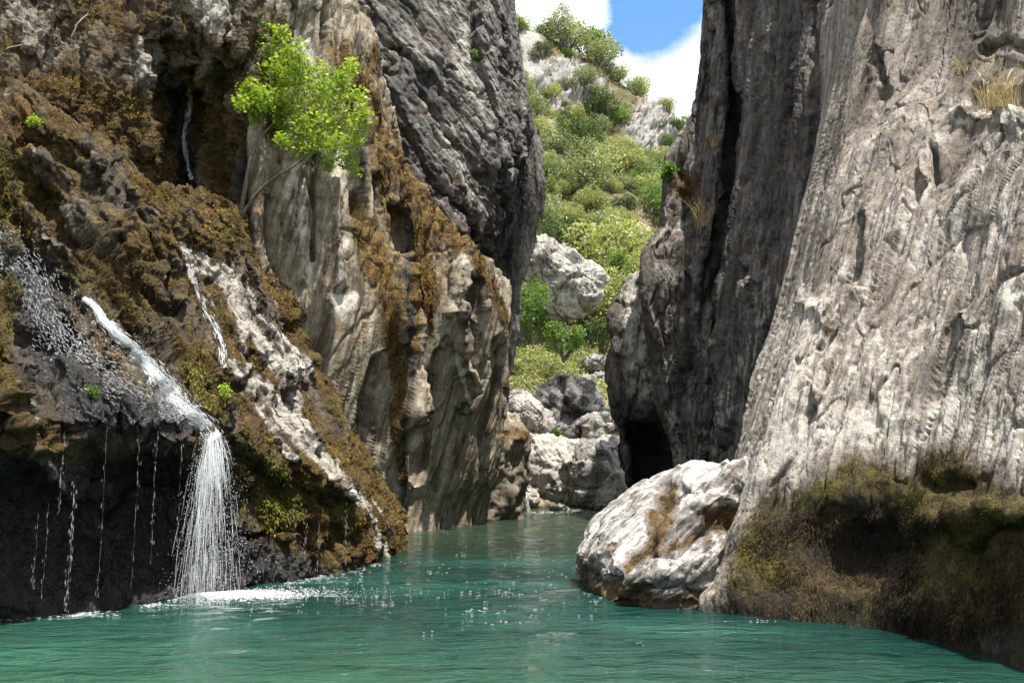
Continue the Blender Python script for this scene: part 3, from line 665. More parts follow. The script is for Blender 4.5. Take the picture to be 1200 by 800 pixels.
# ------------------------------------------------------------------ rounded buttress beyond it
YG = A(31,30.4,30.2,30.2,30.5)
def rowG(y, pxs, d=(0,0,0,0,0)): return (A(*pxs), y + 0 * YG, YG + A(*d))
ctrlG = rows(rowG(650, (742,752,765,780,800), (1.5,2.6,2.6,1.5,0)), rowG(600, (742,752,765,780,800), (1.5,2.6,2.6,1.5,0)), rowG(550, (734,748,762,778,800), (.8,2.4,2.6,1.4,0)), rowG(505, (728,744,760,778,800), (.4,1.8,2.2,1,0)), rowG(480, (722,738,756,776,800)),
    rowG(430, (715,732,750,772,800), (-.2,-.4,-.4,0,0)), rowG(385, (716,732,748,768,796)), rowG(352, (724,736,750,768,792), (.5,.5,.5,.5,.5)), rowG(326, (742,750,758,772,790), (1.4,1.2,1.2,1.2,1.2)))
ctrlG = np.concatenate([ctrlG, back(ctrlG[-1], 3, -.5)[None]]); ctrlG = wrap(ctrlG, left=(4, 1.2))
def lG1(p, px, py):
    d1, d2, i = worley(stretch(p, (0.2, 0, 1), .55, 1) * .9, 8); return .3 * (0.6 - d1) - .18 * (1 - sstep(0, .13, d2 - d1)) + .2 * fbm(p * .8, 2, 3)
def lG2(p, px, py): return .10 * fbm(p * 2.2, 4, 8)
def masksG(p, px, py, n):
    st = .95 * sstep(480, 505, py) * (1 - along(px, py, [(724, 480), (737, 560)], 8))  # shade of the foot hollow painted near black
    return dict(pale=.55 * sstep(480, 450, py) * sstep(722, 735, px), stain_shade=np.clip(st + .3 * along(px, py, [(720, 350), (735, 470)], 14), 0, 1), moss=0 * px, wet=0 * px, green=0 * px)
tag(loft('rounded_buttress', ctrlG, 240, 130, M_GREY, [lG1, lG2, crisp((.2, 0, 1), 3, .08, 3, .5)], None, masksG), kind='structure', label='rounded brown-grey buttress with a black hollow at its foot')

# ------------------------------------------------------------------ pale near cliff (east bank)
YH = A(13.7,13.0,12.4,11.7,10.9,10.2,9.4,8.5,7.4)
def rowH(y, pxs, dy): return (A(*pxs), y + 0 * YH, YH + A(*dy) if isinstance(dy, tuple) else YH + dy)
WH = wl(A(815,850,900,960,1030,1100,1180,1290,1430), A(714,719,724,729,737,752,778,812,860)); yh = WH[:, 1]
ctrlH = rows(under(WH), WH,
    (A(838,868,915,970,1038,1106,1184,1292,1430), A(682,684,686,688,690,700,715,735,760), yh + A(-.1,0,.05,.06,.05,.05,.05,.05,.05)),
    (A(862,886,928,982,1046,1112,1188,1294,1430), A(642,642,640,638,636,638,645,650,660), yh + A(.2,.2,.25,.3,.3,.25,.2,.2,.2)),
    (A(874,893,935,988,1050,1114,1189,1294,1430), A(605,603,600,598,594,590,590,590,590), yh + A(.5,.42,.35,.2,.15,.05,.0,.0,.0)),
    (A(883,900,940,992,1054,1116,1190,1294,1430), A(562,562,560,556,552,548,545,545,545), yh + A(.8,.6,.45,.35,.25,.1,.05,.05,.05)),
    (A(893,910,948,998,1058,1120,1194,1296,1430), A(515,515,512,510,508,506,505,505,505), yh + A(1.15,.9,.7,.5,.4,.25,.2,.2,.2)),
    (A(912,927,962,1010,1068,1128,1200,1298,1430), 440 + 0 * YH, yh + A(1.6,1.3,1.05,.8,.65,.5,.4,.4,.4)),
    (A(946,960,990,1032,1085,1140,1205,1300,1430), 330 + 0 * YH, yh + A(2.5,2.15,1.75,1.35,1.2,1.0,.85,.8,.8)),
    (A(970,985,1012,1052,1100,1150,1210,1300,1430), 210 + 0 * YH, yh + A(3.2,2.85,2.45,2.05,1.85,1.65,1.5,1.4,1.4)),
    (A(986,1002,1030,1066,1110,1156,1214,1302,1430), 110 + 0 * YH, yh + A(4.4,4.2,3.8,3.5,3.3,3.1,2.9,2.8,2.7)),
    (A(997,1012,1040,1074,1116,1160,1216,1302,1430), 20 + 0 * YH, yh + A(5.0,4.8,4.5,4.2,4.0,3.9,3.7,3.6,3.4)),
    (A(1004,1018,1046,1080,1120,1162,1216,1302,1430), -70 + 0 * YH, yh + A(5.8,5.5,5.2,4.9,4.7,4.5,4.3,4.2,4.0)))
ctrlH = np.concatenate([ctrlH, back(ctrlH[-1], 5, .5)[None]]); ctrlH = wrap(ctrlH, left=(3.5, 0.5), right=(-2.5, 2.5))
fH = (0.30, 0.12, 1)
def marksH(p, px, py):
    d = -.22 * along(px, py, [(1000, 250), (985, 320), (950, 420), (935, 500)], [7, 8, 8, 6])
    d = d - .2 * along(px, py, [(1070, 200), (1040, 290), (1010, 340)], [8, 8, 6]) + .10 * along(px, py, [(1000, 335), (965, 360), (940, 350)], [14, 20, 14])
    d = d - .16 * along(px, py, [(1110, 380), (1085, 440), (1068, 500)], [9, 11, 8])
    d = d - .20 * along(px, py, [(1185, 370), (1160, 440)], [7, 5]) - .2 * along(px, py, [(1195, 130), (1130, 200), (1105, 240)], [4, 4, 3])
    d = d + .22 * along(px, py, [(1130, 140), (1170, 135), (1230, 150)], [18, 20, 24])                      # ledge the dry grass stands on
    d = d - .30 * along(px, py, [(1140, 108), (1180, 112), (1230, 110)], [14, 16, 20])
    d = d - .35 * along(px, py, [(1092, 165), (1088, 190)], [7, 8]) - .22 * along(px, py, [(1020, 60), (1035, 90), (1020, 115)], [6, 7, 6])
    d = d - .25 * along(px, py, [(1150, 50), (1185, 52)], [8, 7])
    d = d - .22 * along(px, py, [(1078, 560), (1110, 552), (1128, 565)], [11, 10, 11])                     # dark overhang in the moss
    d = d - .16 * along(px, py, [(1150, 635), (1180, 618), (1215, 612)], [9, 10, 11])
    d = d - .22 * blob(px, py, 1005, 625, 60, 60) - .12 * blob(px, py, 900, 610, 30, 50)
    d = d + .14 * along(px, py, [(1085, 600), (1130, 590), (1150, 620)], [22, 24, 18])
    d = d + .16 * along(px, py, [(1140, 590), (1200, 600)], [24, 28])
    return d
def lH1(p, px, py):
    q = stretch(p, fH, 0.16, 1.0); hi = sstep(640, 540, py)
    return hi * (0.14 * fbm(q * 0.9, 3, 18) - 0.10 * np.maximum(ridged(q * 1.1, 2, 20), 0.2) + .26 * ribs(p, fH, .9, 6, .05, .45, .17) + .05 * facets(stretch(p + .15 * fbm(p * .9, 2, 4)[:, None], fH, .22, 1) * 1.05, 6, .9, .5, .5, .06)) + (1 - hi) * .10 * fbm(p * 1.0, 2, 28)
def lH2(p, px, py):
    q = stretch(p + .06 * fbm(p * 2.2, 2, 8)[:, None], fH, 0.15, 1.0); hi = sstep(620, 540, py)
    return hi * (0.04 * fbm(stretch(p, fH, .07, 1) * 3.4, 2, 48) - 0.08 * cracks(stretch(p + .1 * fbm(p * 1.4, 3, 4)[:, None], fH, .09, 1) * 1.6, .05, 49) + .075 * ribs(p, fH, 2.7, 8, .05, .6, .20) + .02 * facets(stretch(p + .06 * fbm(p * 3, 2, 4)[:, None], fH, .25, 1) * 2.6, 9, .9, .5, .4, .07)) \
        + (1 - hi) * .05 * (billow(stretch(p, (0, 0, 1), .25, 1) * 3.2, 3, 50) - .3)
def lH3(p, px, py):
    hi = sstep(620, 540, py)
    return hi * (.009 * fbm(p * 9, 3, 52) - .022 * cracks(stretch(p, fH, .10, 1) * 5, .09, 55) + .020 * ribs(p, fH, 7, 3, .08, .8, .18)) + (1 - hi) * .03 * (billow(stretch(p, (0, 0, 1), .3, 1) * 12, 2, 53) - .3)
def masksH(p, px, py, n):
    q = stretch(p, (0, 0, 1), .4, 1); w = 14 * fbm(q * 2.2, 4, 64); x, y = px + w, py + 1.6 * w
    top = np.interp(px, [860, 900, 950, 1000, 1060, 1110, 1140, 1200, 1300], [600, 575, 552, 528, 535, 520, 540, 556, 560])
    band = sstep(-26, 40, y - top) * sstep(860, 905, px + 0.25 * (py - 560))
    rim = (1 - sstep(0, 50, np.abs(y - top + 32))) * .3
    pale = np.clip(.10 + .3 * fbm(stretch(p, fH, .15, 1) * 1.2, 3, 67) + rim + .55 * sstep(330, 420, y) * .5 + .35 * along(x, y, [(1010, 330), (950, 360), (905, 500)], [18, 26, 16]) + .7 * blob(x, y, 1190, 350, 26, 16)  # blob near the right edge paints a sunlit ledge spot
                   + .7 * along(x, y, [(1120, 135), (1200, 125)], [12, 16]) + .4 * along(x, y, [(1000, 60), (1030, 90), (1000, 140)], 12), 0, 1) * (1 - band)
    pale = pale * sstep(140, 330, y + 0.0 * x) + pale * .35 * (1 - sstep(140, 330, y)) + .6 * along(x, y, [(1120, 135), (1210, 125)], [10, 14])
    stain_shade = .56 * sstep(300, 60, y) * sstep(-.6, .6, fbm(stretch(p, fH, .15, 1) * 1.5, 3, 66)) + .5 * blob(x, y, 1085, 450, 20, 40, 20) * .6
    stain_shade = stain_shade + band * .8 * np.maximum.reduce([blob(px, py, 1000, 630, 90, 60), .9 * sstep(660, 730, py + 0.12 * (1000 - px)), .7 * blob(px, py, 890, 610, 40, 60)])  # dark algae, with the shade under the overhang painted in
    return dict(pale=pale, stain_shade=np.clip(stain_shade, 0, 1), moss=band, wet=.5 * band * sstep(700, 760, py), green=.45 * np.ones(len(px)))
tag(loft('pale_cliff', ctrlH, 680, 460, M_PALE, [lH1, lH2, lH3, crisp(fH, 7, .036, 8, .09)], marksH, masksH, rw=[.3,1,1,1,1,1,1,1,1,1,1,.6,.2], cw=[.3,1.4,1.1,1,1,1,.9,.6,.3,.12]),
    kind='structure', label='pale leaning limestone cliff with a dark moss band along the pool')

# ------------------------------------------------------------------ far hillside
pxh = A(440,540,600,640,680,720,760,800,860,960)
sk = A(-40,10,40,52,72,96,124,150,175,200)
def rh(y, Y, bend=0.0): return (pxh, y + bend * (sk - 90), Y + 0.02 * (pxh - 680))
ctrlL = rows(wl(pxh, 606 + 0 * pxh, -1.0), rh(592, 40), rh(530, 43), rh(470, 46), rh(440, 49), rh(408, 55), rh(350, 66, .1), rh(285, 80, .25), rh(215, 96, .5), rh(150, 112, .75), (pxh, sk, 132 + 0 * pxh))
ctrlL = np.concatenate([ctrlL, back(ctrlL[-1], 40, -12)[None]])
def lL1(p, px, py):
    far = sstep(44, 70, p[:, 1])
    cl = np.maximum.reduce([blob(px, py, 665, 95, 55, 34, 20), blob(px, py, 770, 150, 42, 38, 20), blob(px, py, 645, 165, 20, 26)])
    d1, d2, i = worley(p * .16, 2)
    return far * (1.6 * fbm(p * .06, 3, 3) + cl * (1.6 * (.6 - d1) + 1.2 * fbm(p * .35, 3, 6))) + (1 - far) * .5 * fbm(p * .3, 3, 7)
def lL2(p, px, py): cl = np.maximum.reduce([blob(px, py, 665, 95, 60, 38, 20), blob(px, py, 770, 150, 46, 42, 20)]); return .35 * fbm(p * .6, 4, 9) + cl * (.9 * facets(p * .5, 3, .9, .5, .6, .1) + .4 * facets(p * 1.3, 4, .9, .5, .5, .1))
def masksL(p, px, py, n):
    w = 5 * fbm(p * .12, 3, 5); x, y = px + w, py + w
    cl = np.maximum.reduce([blob(x, y, 665, 98, 56, 36, 20), blob(x, y, 770, 150, 44, 40, 20), blob(x, y, 645, 165, 22, 28), blob(x, y, 620, 60, 20, 40)])
    sand = blob(x, y, 748, 268, 14, 34, 10)
    return dict(pale=np.clip(cl * .95, 0, 1), moss=np.clip(.75 * sstep(475, 455, y) - cl - sand + .3 * fbm(p * .15, 3, 8), 0, 1), stain_shade=.25 * cl, wet=0 * px, green=.7 * np.ones(len(px)))
tag(loft('hillside', ctrlL, 420, 340, M_HILL, [lL1, lL2], None, masksL), kind='structure', label='steep scrubby hillside seen through the gorge')

#@@PART2
# ------------------------------------------------------------------ washed outcrop and stub pillar (single rocks standing in the pool)
WI = wl(A(678,690,716,752,800,850,900), A(683,691,702,710,714,716,718)); yi = WI[:, 1]
ctrlI = rows(under(WI), WI,
    (A(677,688,716,756,802,852,900), A(660,664,674,680,684,686,690), yi + A(0,0,-.05,-.05,0,.3,.8)),
    (A(680,694,722,762,806,854,900), A(648,642,644,650,656,662,666), yi + A(.2,.2,.3,.3,.35,.7,1.1)),
    (A(685,700,730,770,812,856,900), A(635,624,618,618,624,630,636), yi + A(.5,.6,.8,.9,1.0,1.2,1.5)),
    (A(690,707,738,776,816,858,900), A(627,610,596,588,588,594,602), yi + A(.9,1.1,1.5,1.6,1.6,1.8,2.0)),
    (A(696,714,744,784,820,860,902), A(622,603,583,564,554,558,568), yi + A(1.4,1.7,2.4,2.6,2.5,2.3,2.0)),
    (A(700,720,752,788,826,864,904), A(620,600,578,553,546,549,554), yi + A(1.8,2.2,3.0,3.4,3.3,3.0,2.6)))
bk = back(ctrlI[-1], 1.0); bk[:, 2] -= .5; bk2 = back(ctrlI[-1], 2.0); bk2[:, 2] = -1.5
ctrlI = np.concatenate([ctrlI, bk[None], bk2[None]]); ctrlI = wrap(ctrlI, left=(1.4, .35), right=(2.2, .7))
fI = (0.62, 0.45, 0.50)
def marksI(p, px, py):
    d = .12 * along(px, py, [(690, 650), (720, 600), (790, 552), (850, 552)], [26, 24, 20, 16])
    d = d + .22 * along(px, py, [(735, 660), (800, 600), (850, 588), (880, 600)], [26, 26, 24, 16])
    d = d + .18 * along(px, py, [(725, 695), (770, 668), (830, 655)], [20, 24, 22]) + .12 * blob(px, py, 822, 655, 26, 20) + .16 * along(px, py, [(690, 665), (715, 640)], 12) + .2 * along(px, py, [(830, 570), (870, 562), (900, 560)], [14, 16, 18])
    d = d - .30 * along(px, py, [(712, 690), (745, 650), (775, 600), (790, 575)], [14, 20, 22, 14]) - .28 * along(px, py, [(740, 655), (770, 640), (830, 628), (866, 618)], [10, 14, 17, 18])
    d = d - .28 * blob(px, py, 786, 588, 15, 18) - .30 * blob(px, py, 852, 610, 22, 15, 20) - .16 * along(px, py, [(750, 690), (800, 680), (850, 690)], [7, 7, 6])
    return d
def lI1(p, px, py):
    q = stretch(p + .08 * fbm(p * 1.6, 2, 5)[:, None], fI, .20, 1); return .15 * ribs(p, fI, 1.6, 4, .10, .7, .15) + .06 * fbm(q * 1.3, 2, 5) - .05 * np.maximum(ridged(q * 1.5, 1, 6), .3)
def lI2(p, px, py):
    q = stretch(p + .10 * fbm(p * 2.2, 2, 15)[:, None], fI, .11, 1); return .040 * ribs(p, fI, 5.5, 7, .12, .9, .2) + .015 * fbm(q * 4.5, 3, 7) - .03 * cracks(q * 2.6, .12, 9) + .004 * fbm(p * 14, 2, 8)
def masksI(p, px, py, n):
    q = stretch(p, fI, .2, 1); w = 9 * fbm(q * 2.5, 4, 65); x, y = px + w, py + 1.5 * w
    base = np.interp(px, [676, 715, 760, 800, 860], [658, 684, 694, 700, 690])
    brown = np.maximum.reduce([sstep(-14, 10, y - base), 1.0 * along(x, y, [(735, 665), (760, 640), (782, 590), (792, 572)], [14, 18, 24, 16]), 1.0 * blob(x, y, 850, 612, 34, 22, 20), .9 * along(x, y, [(770, 648), (830, 628)], 14), .8 * along(x, y, [(715, 640), (740, 600)], 9)])
    return dict(pale=np.clip(.62 * sstep(.35, .8, n[:, 2]) + .5 * fbm(q * 1.6, 3, 67), 0, 1) * (1 - .6 * brown), stain_shade=.3 * brown, moss=.85 * brown, wet=.5 * sstep(-6, 10, y - base), green=.2 * np.ones(len(px)))
tag(loft('rock_outcrop', ctrlI, 300, 320, M_RIVER, [lI1, lI2, crisp(fI, 8, .050, 2, .14)], marksI, masksI, rw=[.3,1,1,1,1,1,1,.2,.2], cw=[.3,1,1,1,1,1,1]),
    'low pale washed rock with brown furrows running into the pool beside the mossy cliff foot', 'rock')

WE = wl(A(552,572,590,604,612), A(610,610,609,608,606)); ye = WE[:, 1]
ctrlE = rows(under(WE), WE, (A(552,574,594,608,616), 572 + 0 * ye, ye - .25), (A(552,576,596,610,618), 540 + 0 * ye, ye - .35), (A(552,576,596,611,619), 516 + 0 * ye, ye - .3),
             (A(552,574,592,605,612), 497 + 0 * ye, ye + .05), (A(552,572,588,597,603), 482 + 0 * ye, ye + .35))
ctrlE = np.concatenate([ctrlE, back(ctrlE[-1], 1.5, -.3)[None]]); ctrlE = wrap(ctrlE, right=(2.5, -.1))
def masksE(p, px, py, n):
    br = along(px, py, [(580, 520), (600, 505), (618, 510)], 16)
    return dict(pale=.6 * blob(px, py, 592, 506, 10, 8), moss=.75 * br, stain_shade=.35 * sstep(520, 540, py), wet=0 * px, green=0 * px)
tag(loft('rock_pillar', ctrlE, 150, 70, M_COL, [lambda p, x, y: .22 * fbm(p * .9, 3, 4) + .12 * facets(stretch(p, (.3, 0, 1), .5, 1) * 1.2, 3, .9, .4, .3, .08), lambda p, x, y: .05 * fbm(p * 3, 3, 5)], None, masksE),
    'stubby brown rock pillar standing in the pool just past the grey columns', 'rock')

# ------------------------------------------------------------------ boulders
import bmesh
_ico = {}
def ico(k):
    if k not in _ico:
        bm = bmesh.new(); bmesh.ops.create_icosphere(bm, subdivisions=k, radius=1.0)
        V = np.array([v.co[:] for v in bm.verts]); Fc = np.array([[v.index for v in f.verts] for f in bm.faces]); bm.free(); _ico[k] = (V, Fc)
    return _ico[k]
def rot(ax, ang):
    a = math.radians(ang); c, s = math.cos(a), math.sin(a)
    return {'x': np.array([[1,0,0],[0,c,-s],[0,s,c]]), 'y': np.array([[c,0,s],[0,1,0],[-s,0,c]]), 'z': np.array([[c,-s,0],[s,c,0],[0,0,1]])}[ax]
def boulder(label, px, py, Y, rx, ry, deep=1.0, roll=0, seed=0, k=5, shape=None, mat=None, stain_shade=0.0, name='boulder', group=None, rough=1.0, pale=.45):
    V, Fc = ico(k); c = unproj(px, py, Y); m = Y / F_PX
    S = np.array([rx * m, max(rx, ry) * m * deep, ry * m]) * 1.10
    U = np.sign(V) * np.abs(V) ** 0.8; U /= (np.abs(U) ** 2.6).sum(1, keepdims=True) ** (1 / 2.6)
    if shape is not None: U = shape(U)
    P = (U * S) @ rot('y', roll).T
    sc = 1.0 / S.mean()
    nrm = V
    r = S.mean() * rough
    q = P * sc + seed * 3.1
    d = r * (.26 * facets(q * 1.15 + .12 * fbm(q, 2, seed)[:, None], seed % 9, 1.0, .25, .25, .07) + .10 * fbm(q * 1.6, 3, seed))
    P = P + nrm * d[:, None]
    q = P * sc + seed * 3.1
    d = r * (.055 * facets(q * 3.6, (seed + 3) % 9, 1.0, .4, .3, .10) + .035 * fbm(q * 5, 4, seed + 2) - .05 * cracks(q * 2.0, .05, seed + 4))
    P = P + nrm * d[:, None] + c
    x = len(P)
    st = np.clip(stain_shade * (.6 + .9 * fbm(q * 1.3, 3, 2)), 0, 1)
    o = raw_mesh(name, P - c, Fc, mat or M_BOULDER, attrs=dict(pale=np.full(x, pale), stain_shade=st, moss=np.zeros(x), wet=np.zeros(x), green=np.zeros(x)))
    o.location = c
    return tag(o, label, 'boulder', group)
boulder('big pale boulder bare on the lower hillside above the bushes', 653, 329, 54, 47, 35, .9, 24, 1, 6, lambda U: U * np.stack([1 + .12 * U[:, 2], 1 - .5 * np.minimum(U[:, 2], 0) * -1, np.where(U[:, 2] < 0, .95, 1)], 1), rough=1.35)
boulder('smaller pale rock pressed against the right flank of the big hillside boulder', 684, 343, 53, 20, 15, .9, 38, 5, 5)
boulder('large boulder with a dark painted-shade face behind the two boulders at the water', 666, 488, 45, 40, 42, .8, 8, 12, 6, stain_shade=.8, pale=.2)  # dark colour stands in for the shade on its front
boulder('slanting grey slab leaning between the rock pillar and the dark-faced boulder', 618, 487, 43, 30, 17, 1.0, 48, 4, 6)
boulder('pale boulder at the far water edge, the left one of the pair', 642, 556, 40.5, 31, 38, .9, 8, 6, 6, pale=.7)
boulder('cracked grey boulder at the far water edge, the right one of the pair', 699, 557, 39.5, 30, 38, .9, 22, 22, 6, pale=.3, stain_shade=.25)
boulder('blunt rock wedged behind the cracked grey boulder', 712, 527, 42.5, 17, 14, .9, -10, 31, 5)
boulder('low pale rock lying on top of the pale water-edge boulder', 634, 517, 42, 18, 8, .9, 4, 15, 5, pale=.7)
boulder('flat pale rock bridging the gap between the two water-edge boulders', 667, 524, 42, 17, 9, .9, 6, 26, 5, pale=.6)
boulder('pale pointed rock at the foot of the black hollow', 719, 580, 37.5, 15, 26, .9, 24, 37, 5, pale=.75)
boulder('thin white rock leaning at the foot of the stubby pillar', 614, 588, 36, 5, 17, .8, -12, 9, 4, pale=.95)
boulder('small dark rock breaking the water surface mid channel', 655, 596, 36.3, 10, 4.5, 1, 0, 17, 4, stain_shade=.9)
boulder('flat dark rock at the water line under the cracked grey boulder', 703, 594, 36.8, 10, 4, 1, 0, 28, 4, stain_shade=.8)
boulder('lone grey boulder beside the orange earth bank', 697, 425, 50, 12, 9, .9, -15, 38, 5)
boulder('pale rock half sunk in yellow herbs above the dark-faced boulder', 640, 455, 48, 17, 9, .9, 10, 44, 5)
boulder('grey rock in the shade left of the round buttress', 712, 462, 49, 10, 12, .9, 10, 51, 5, stain_shade=.4)
boulder('half-buried grey rock in the herbs left of the dark-faced boulder', 627, 462, 47, 14, 10, .9, 20, 71, 5)
boulder('jagged grey rock leaning on the left side of the rubble stones', 692, 502, 44, 15, 16, .9, -22, 73, 5, stain_shade=.3)
boulder('small pale rock standing in the water under the pale boulder', 622, 583, 38.5, 9, 9, .9, 10, 75, 5, pale=.6)
boulder('mossy-grey rock beside the orange earth bank, lowest of the slope rocks', 706, 448, 49.5, 13, 11, .9, 15, 78, 5, stain_shade=.35)
rr = random.Random(5)
for k in range(20):
    boulder('small rubble stone in the pile left of the buttress', 716 + rr.uniform(-16, 12), 498 + rr.uniform(-17, 15), 44.5 + rr.uniform(-1, 1.5), rr.uniform(4, 8), rr.uniform(3, 6), .9, rr.uniform(-30, 30), 60 + k, 4,
            name='stone', group='rubble stones piled beside the buttress', pale=rr.uniform(.2, .7))['category'] = 'stone'

# ------------------------------------------------------------------ plants
def leaf_mat(name, c1, c2, c3, trans=0.35):
    m, nt = new_mat(name); L = nt.links.new
    at = node(nt, 'ShaderNodeAttribute', attribute_name='tint')
    col = ramp(nt, at.outputs['Fac'], [(0.0, c1), (0.5, c2), (1.0, c3)])
    bs = node(nt, 'ShaderNodeBsdfPrincipled', i_Roughness=0.5); L(col, bs.inputs['Base Color']); bs.inputs['Specular IOR Level'].default_value = .35
    tr = node(nt, 'ShaderNodeBsdfTranslucent'); mx = node(nt, 'ShaderNodeMixRGB', blend_type='MULTIPLY'); mx.inputs['Fac'].default_value = 1
    L(col, mx.inputs['Color1']); mx.inputs['Color2'].default_value = (1.5, 1.6, .7, 1); L(mx.outputs[0], tr.inputs['Color'])
    ms = node(nt, 'ShaderNodeMixShader'); ms.inputs[0].default_value = trans; L(bs.outputs[0], ms.inputs[1]); L(tr.outputs[0], ms.inputs[2])
    out = node(nt, 'ShaderNodeOutputMaterial'); L(ms.outputs[0], out.inputs['Surface']); return m
def bark_mat(name, a, b):
    m, nt = new_mat(name); L = nt.links.new
    n = node(nt, 'ShaderNodeTexNoise', i_Scale=30.0, i_Detail=5.0); geo = node(nt, 'ShaderNodeNewGeometry'); L(geo.outputs['Position'], n.inputs['Vector'])
    bs = node(nt, 'ShaderNodeBsdfPrincipled', i_Roughness=0.85); L(ramp(nt, n.outputs['Fac'], [(.35, a), (.65, b)]), bs.inputs['Base Color'])
    bp = node(nt, 'ShaderNodeBump', i_Strength=.6, i_Distance=.01); L(n.outputs['Fac'], bp.inputs['Height']); L(bp.outputs[0], bs.inputs['Normal'])
    out = node(nt, 'ShaderNodeOutputMaterial'); L(bs.outputs[0], out.inputs['Surface']); return m
M_BARK = bark_mat('bark', (.05,.04,.03), (.16,.13,.10))
M_LEAF_TREE = leaf_mat('tree_leaf', (.09,.15,.018), (.24,.33,.038), (.43,.50,.10), .38)
M_LEAF_BUSH = leaf_mat('bush_leaf', (.04,.085,.018), (.105,.18,.04), (.20,.28,.065))
M_LEAF_YEL = leaf_mat('yellow_leaf', (.12,.14,.055), (.27,.285,.12), (.42,.42,.20))  # this and the olive leaf are lightened and greyed in place of haze
M_LEAF_OLIVE = leaf_mat('olive_leaf', (.07,.09,.05), (.18,.205,.115), (.32,.345,.20))
M_LEAF_DARK = leaf_mat('dark_leaf', (.022,.04,.014), (.05,.08,.026), (.10,.135,.045))
M_STRAW = leaf_mat('dry_straw', (.22,.15,.07), (.42,.31,.16), (.60,.48,.28), .2)
def rand_dirs(n, rng): v = rng.normal(size=(n, 3)); return v / np.linalg.norm(v, axis=1, keepdims=True)
def leaf_verts(P, size, rng, up=0.7, slim=0.45, lobes=1):
    """diamond leaves (slightly folded) at P, facing mostly upwards; several lobes fan out from one stalk"""
    n = len(P); N = rand_dirs(n, rng) + np.array([0, 0, up]); N /= np.linalg.norm(N, axis=1, keepdims=True)
    T = np.cross(N, rand_dirs(n, rng)); T /= np.linalg.norm(T, axis=1, keepdims=True); B = np.cross(N, T)
    s = (size * rng.uniform(.6, 1.25, n))[:, None]
    out = []
    for a, l in {1: [(0, 1)], 3: [(0, 1), (-.95, .78), (.95, .78)], 5: [(0, 1), (-.7, .85), (.7, .85), (-1.5, .6), (1.5, .6)]}[lobes]:
        t = T * math.cos(a) + B * math.sin(a); b = np.cross(N, t); ll = s * l
        out.append(np.stack([P, P + t * ll * .5 + b * ll * slim * .5 - N * ll * .06, P + t * ll - N * ll * .12, P + t * ll * .5 - b * ll * slim * .5 - N * ll * .06], 1))
    V = np.stack(out, 1).reshape(-1, 3)
    return V, np.arange(len(V)).reshape(-1, 4), 4 * len(out)
def leaves_object(name, P, size, mat, rng, parent=None, up=.7, slim=.5, lobes=1, tint=None):
    V, Fc, per = leaf_verts(P, size, rng, up, slim, lobes)
    t = np.clip((tint if tint is not None else .5) + rng.normal(0, .18, len(P)), 0, 1)
    return raw_mesh(name, V, Fc, mat, parent, dict(tint=np.repeat(t, per)), smooth=False)
def crown_points(n, clumps, rng, shell=.55):
    """clumps (k,4): centre and radius; leaves sit towards each clump's outside"""
    w = clumps[:, 3] ** 2; k = rng.choice(len(clumps), n, p=w / w.sum())
    d = rand_dirs(n, rng); r = clumps[k, 3] * rng.uniform(shell, 1.05, n) ** .7
    return clumps[k, :3] + d * r[:, None], k
def tubes(paths, radii, sides=5):
    """many tapering tubes in one vertex list"""
    Vs, Fs, o = [], [], 0
    for pth, rad in zip(paths, radii):
        pth = np.asarray(pth, float); n = len(pth); rad = np.broadcast_to(np.asarray(rad, float), (n,))
        t = np.gradient(pth, axis=0); t /= np.linalg.norm(t, axis=1, keepdims=True) + 1e-9
        ref = np.array([0.31, 0.9, 0.2]); a = np.cross(t, ref); a /= np.linalg.norm(a, axis=1, keepdims=True) + 1e-9; b = np.cross(t, a)
        an = np.arange(sides) * 2 * math.pi / sides
        ring = pth[:, None] + rad[:, None, None] * (np.cos(an)[None, :, None] * a[:, None] + np.sin(an)[None, :, None] * b[:, None])
        Vs.append(ring.reshape(-1, 3)); idx = o + np.arange(n * sides).reshape(n, sides); nx = np.roll(idx, -1, 1)
        Fs.append(np.stack([idx[:-1], nx[:-1], nx[1:], idx[1:]], -1).reshape(-1, 4)); o += n * sides
    return np.concatenate(Vs), np.concatenate(Fs)
def tube_object(name, paths, radii, mat, parent=None, sides=5):
    V, Fc = tubes(paths, radii, sides); return raw_mesh(name, V, Fc, mat, parent)
def wander(a, b, n, amt, rng):
    t = np.linspace(0, 1, n)[:, None]; p = a + (b - a) * t
    j = np.cumsum(rng.normal(0, amt, (n, 3)), 0); j -= j[0] + (j[-1] - j[0]) * t; return p + j
def empty(name, loc):
    o = bpy.data.objects.new(name, None); C.objects.link(o); o.location = loc; o.empty_display_size = .1; return o
def copy_tree(o, parent=None):
    c = o.copy(); C.objects.link(c)
    if parent: c.parent = parent
    for ch in o.children: copy_tree(ch, c)
    return c

# the tree on the ledge
rng = np.random.default_rng(21)
base, _ = pick('mossy_slope', 285, 246, 4); YT = base[1] - .15
tree = empty('leafy_tree', base); tag(tree, 'slender tree with bright green leaves growing from the ledge above the waterfall', 'tree')
cl_px = [(312,34,11),(330,38,10),(318,58,17),(345,62,17),(330,85,18),(302,92,16),(296,112,16),(283,120,11),(322,112,20),(350,95,20),(372,82,14),(345,122,20),(375,112,20),(398,92,14),
         (412,78,12),(392,122,18),(418,112,13),(425,135,13),(405,148,18),(378,145,20),(352,150,16),(330,142,13),(415,165,14),(392,170,16),(370,168,12),(408,188,12),(386,192,10),(416,200,9),(352,176,13),(332,164,11),(312,82,15),(310,116,16),(328,126,15),(294,106,15),(302,134,12),(300,130,12),(422,150,10),(350,78,14),(385,98,14)]
cl = []
for (x, y, r) in cl_px:
    c = unproj(x, y, YT + rng.uniform(-.45, .55)); cl.append([*(c - base), r * YT / F_PX * 1.15])
cl = np.array(cl)
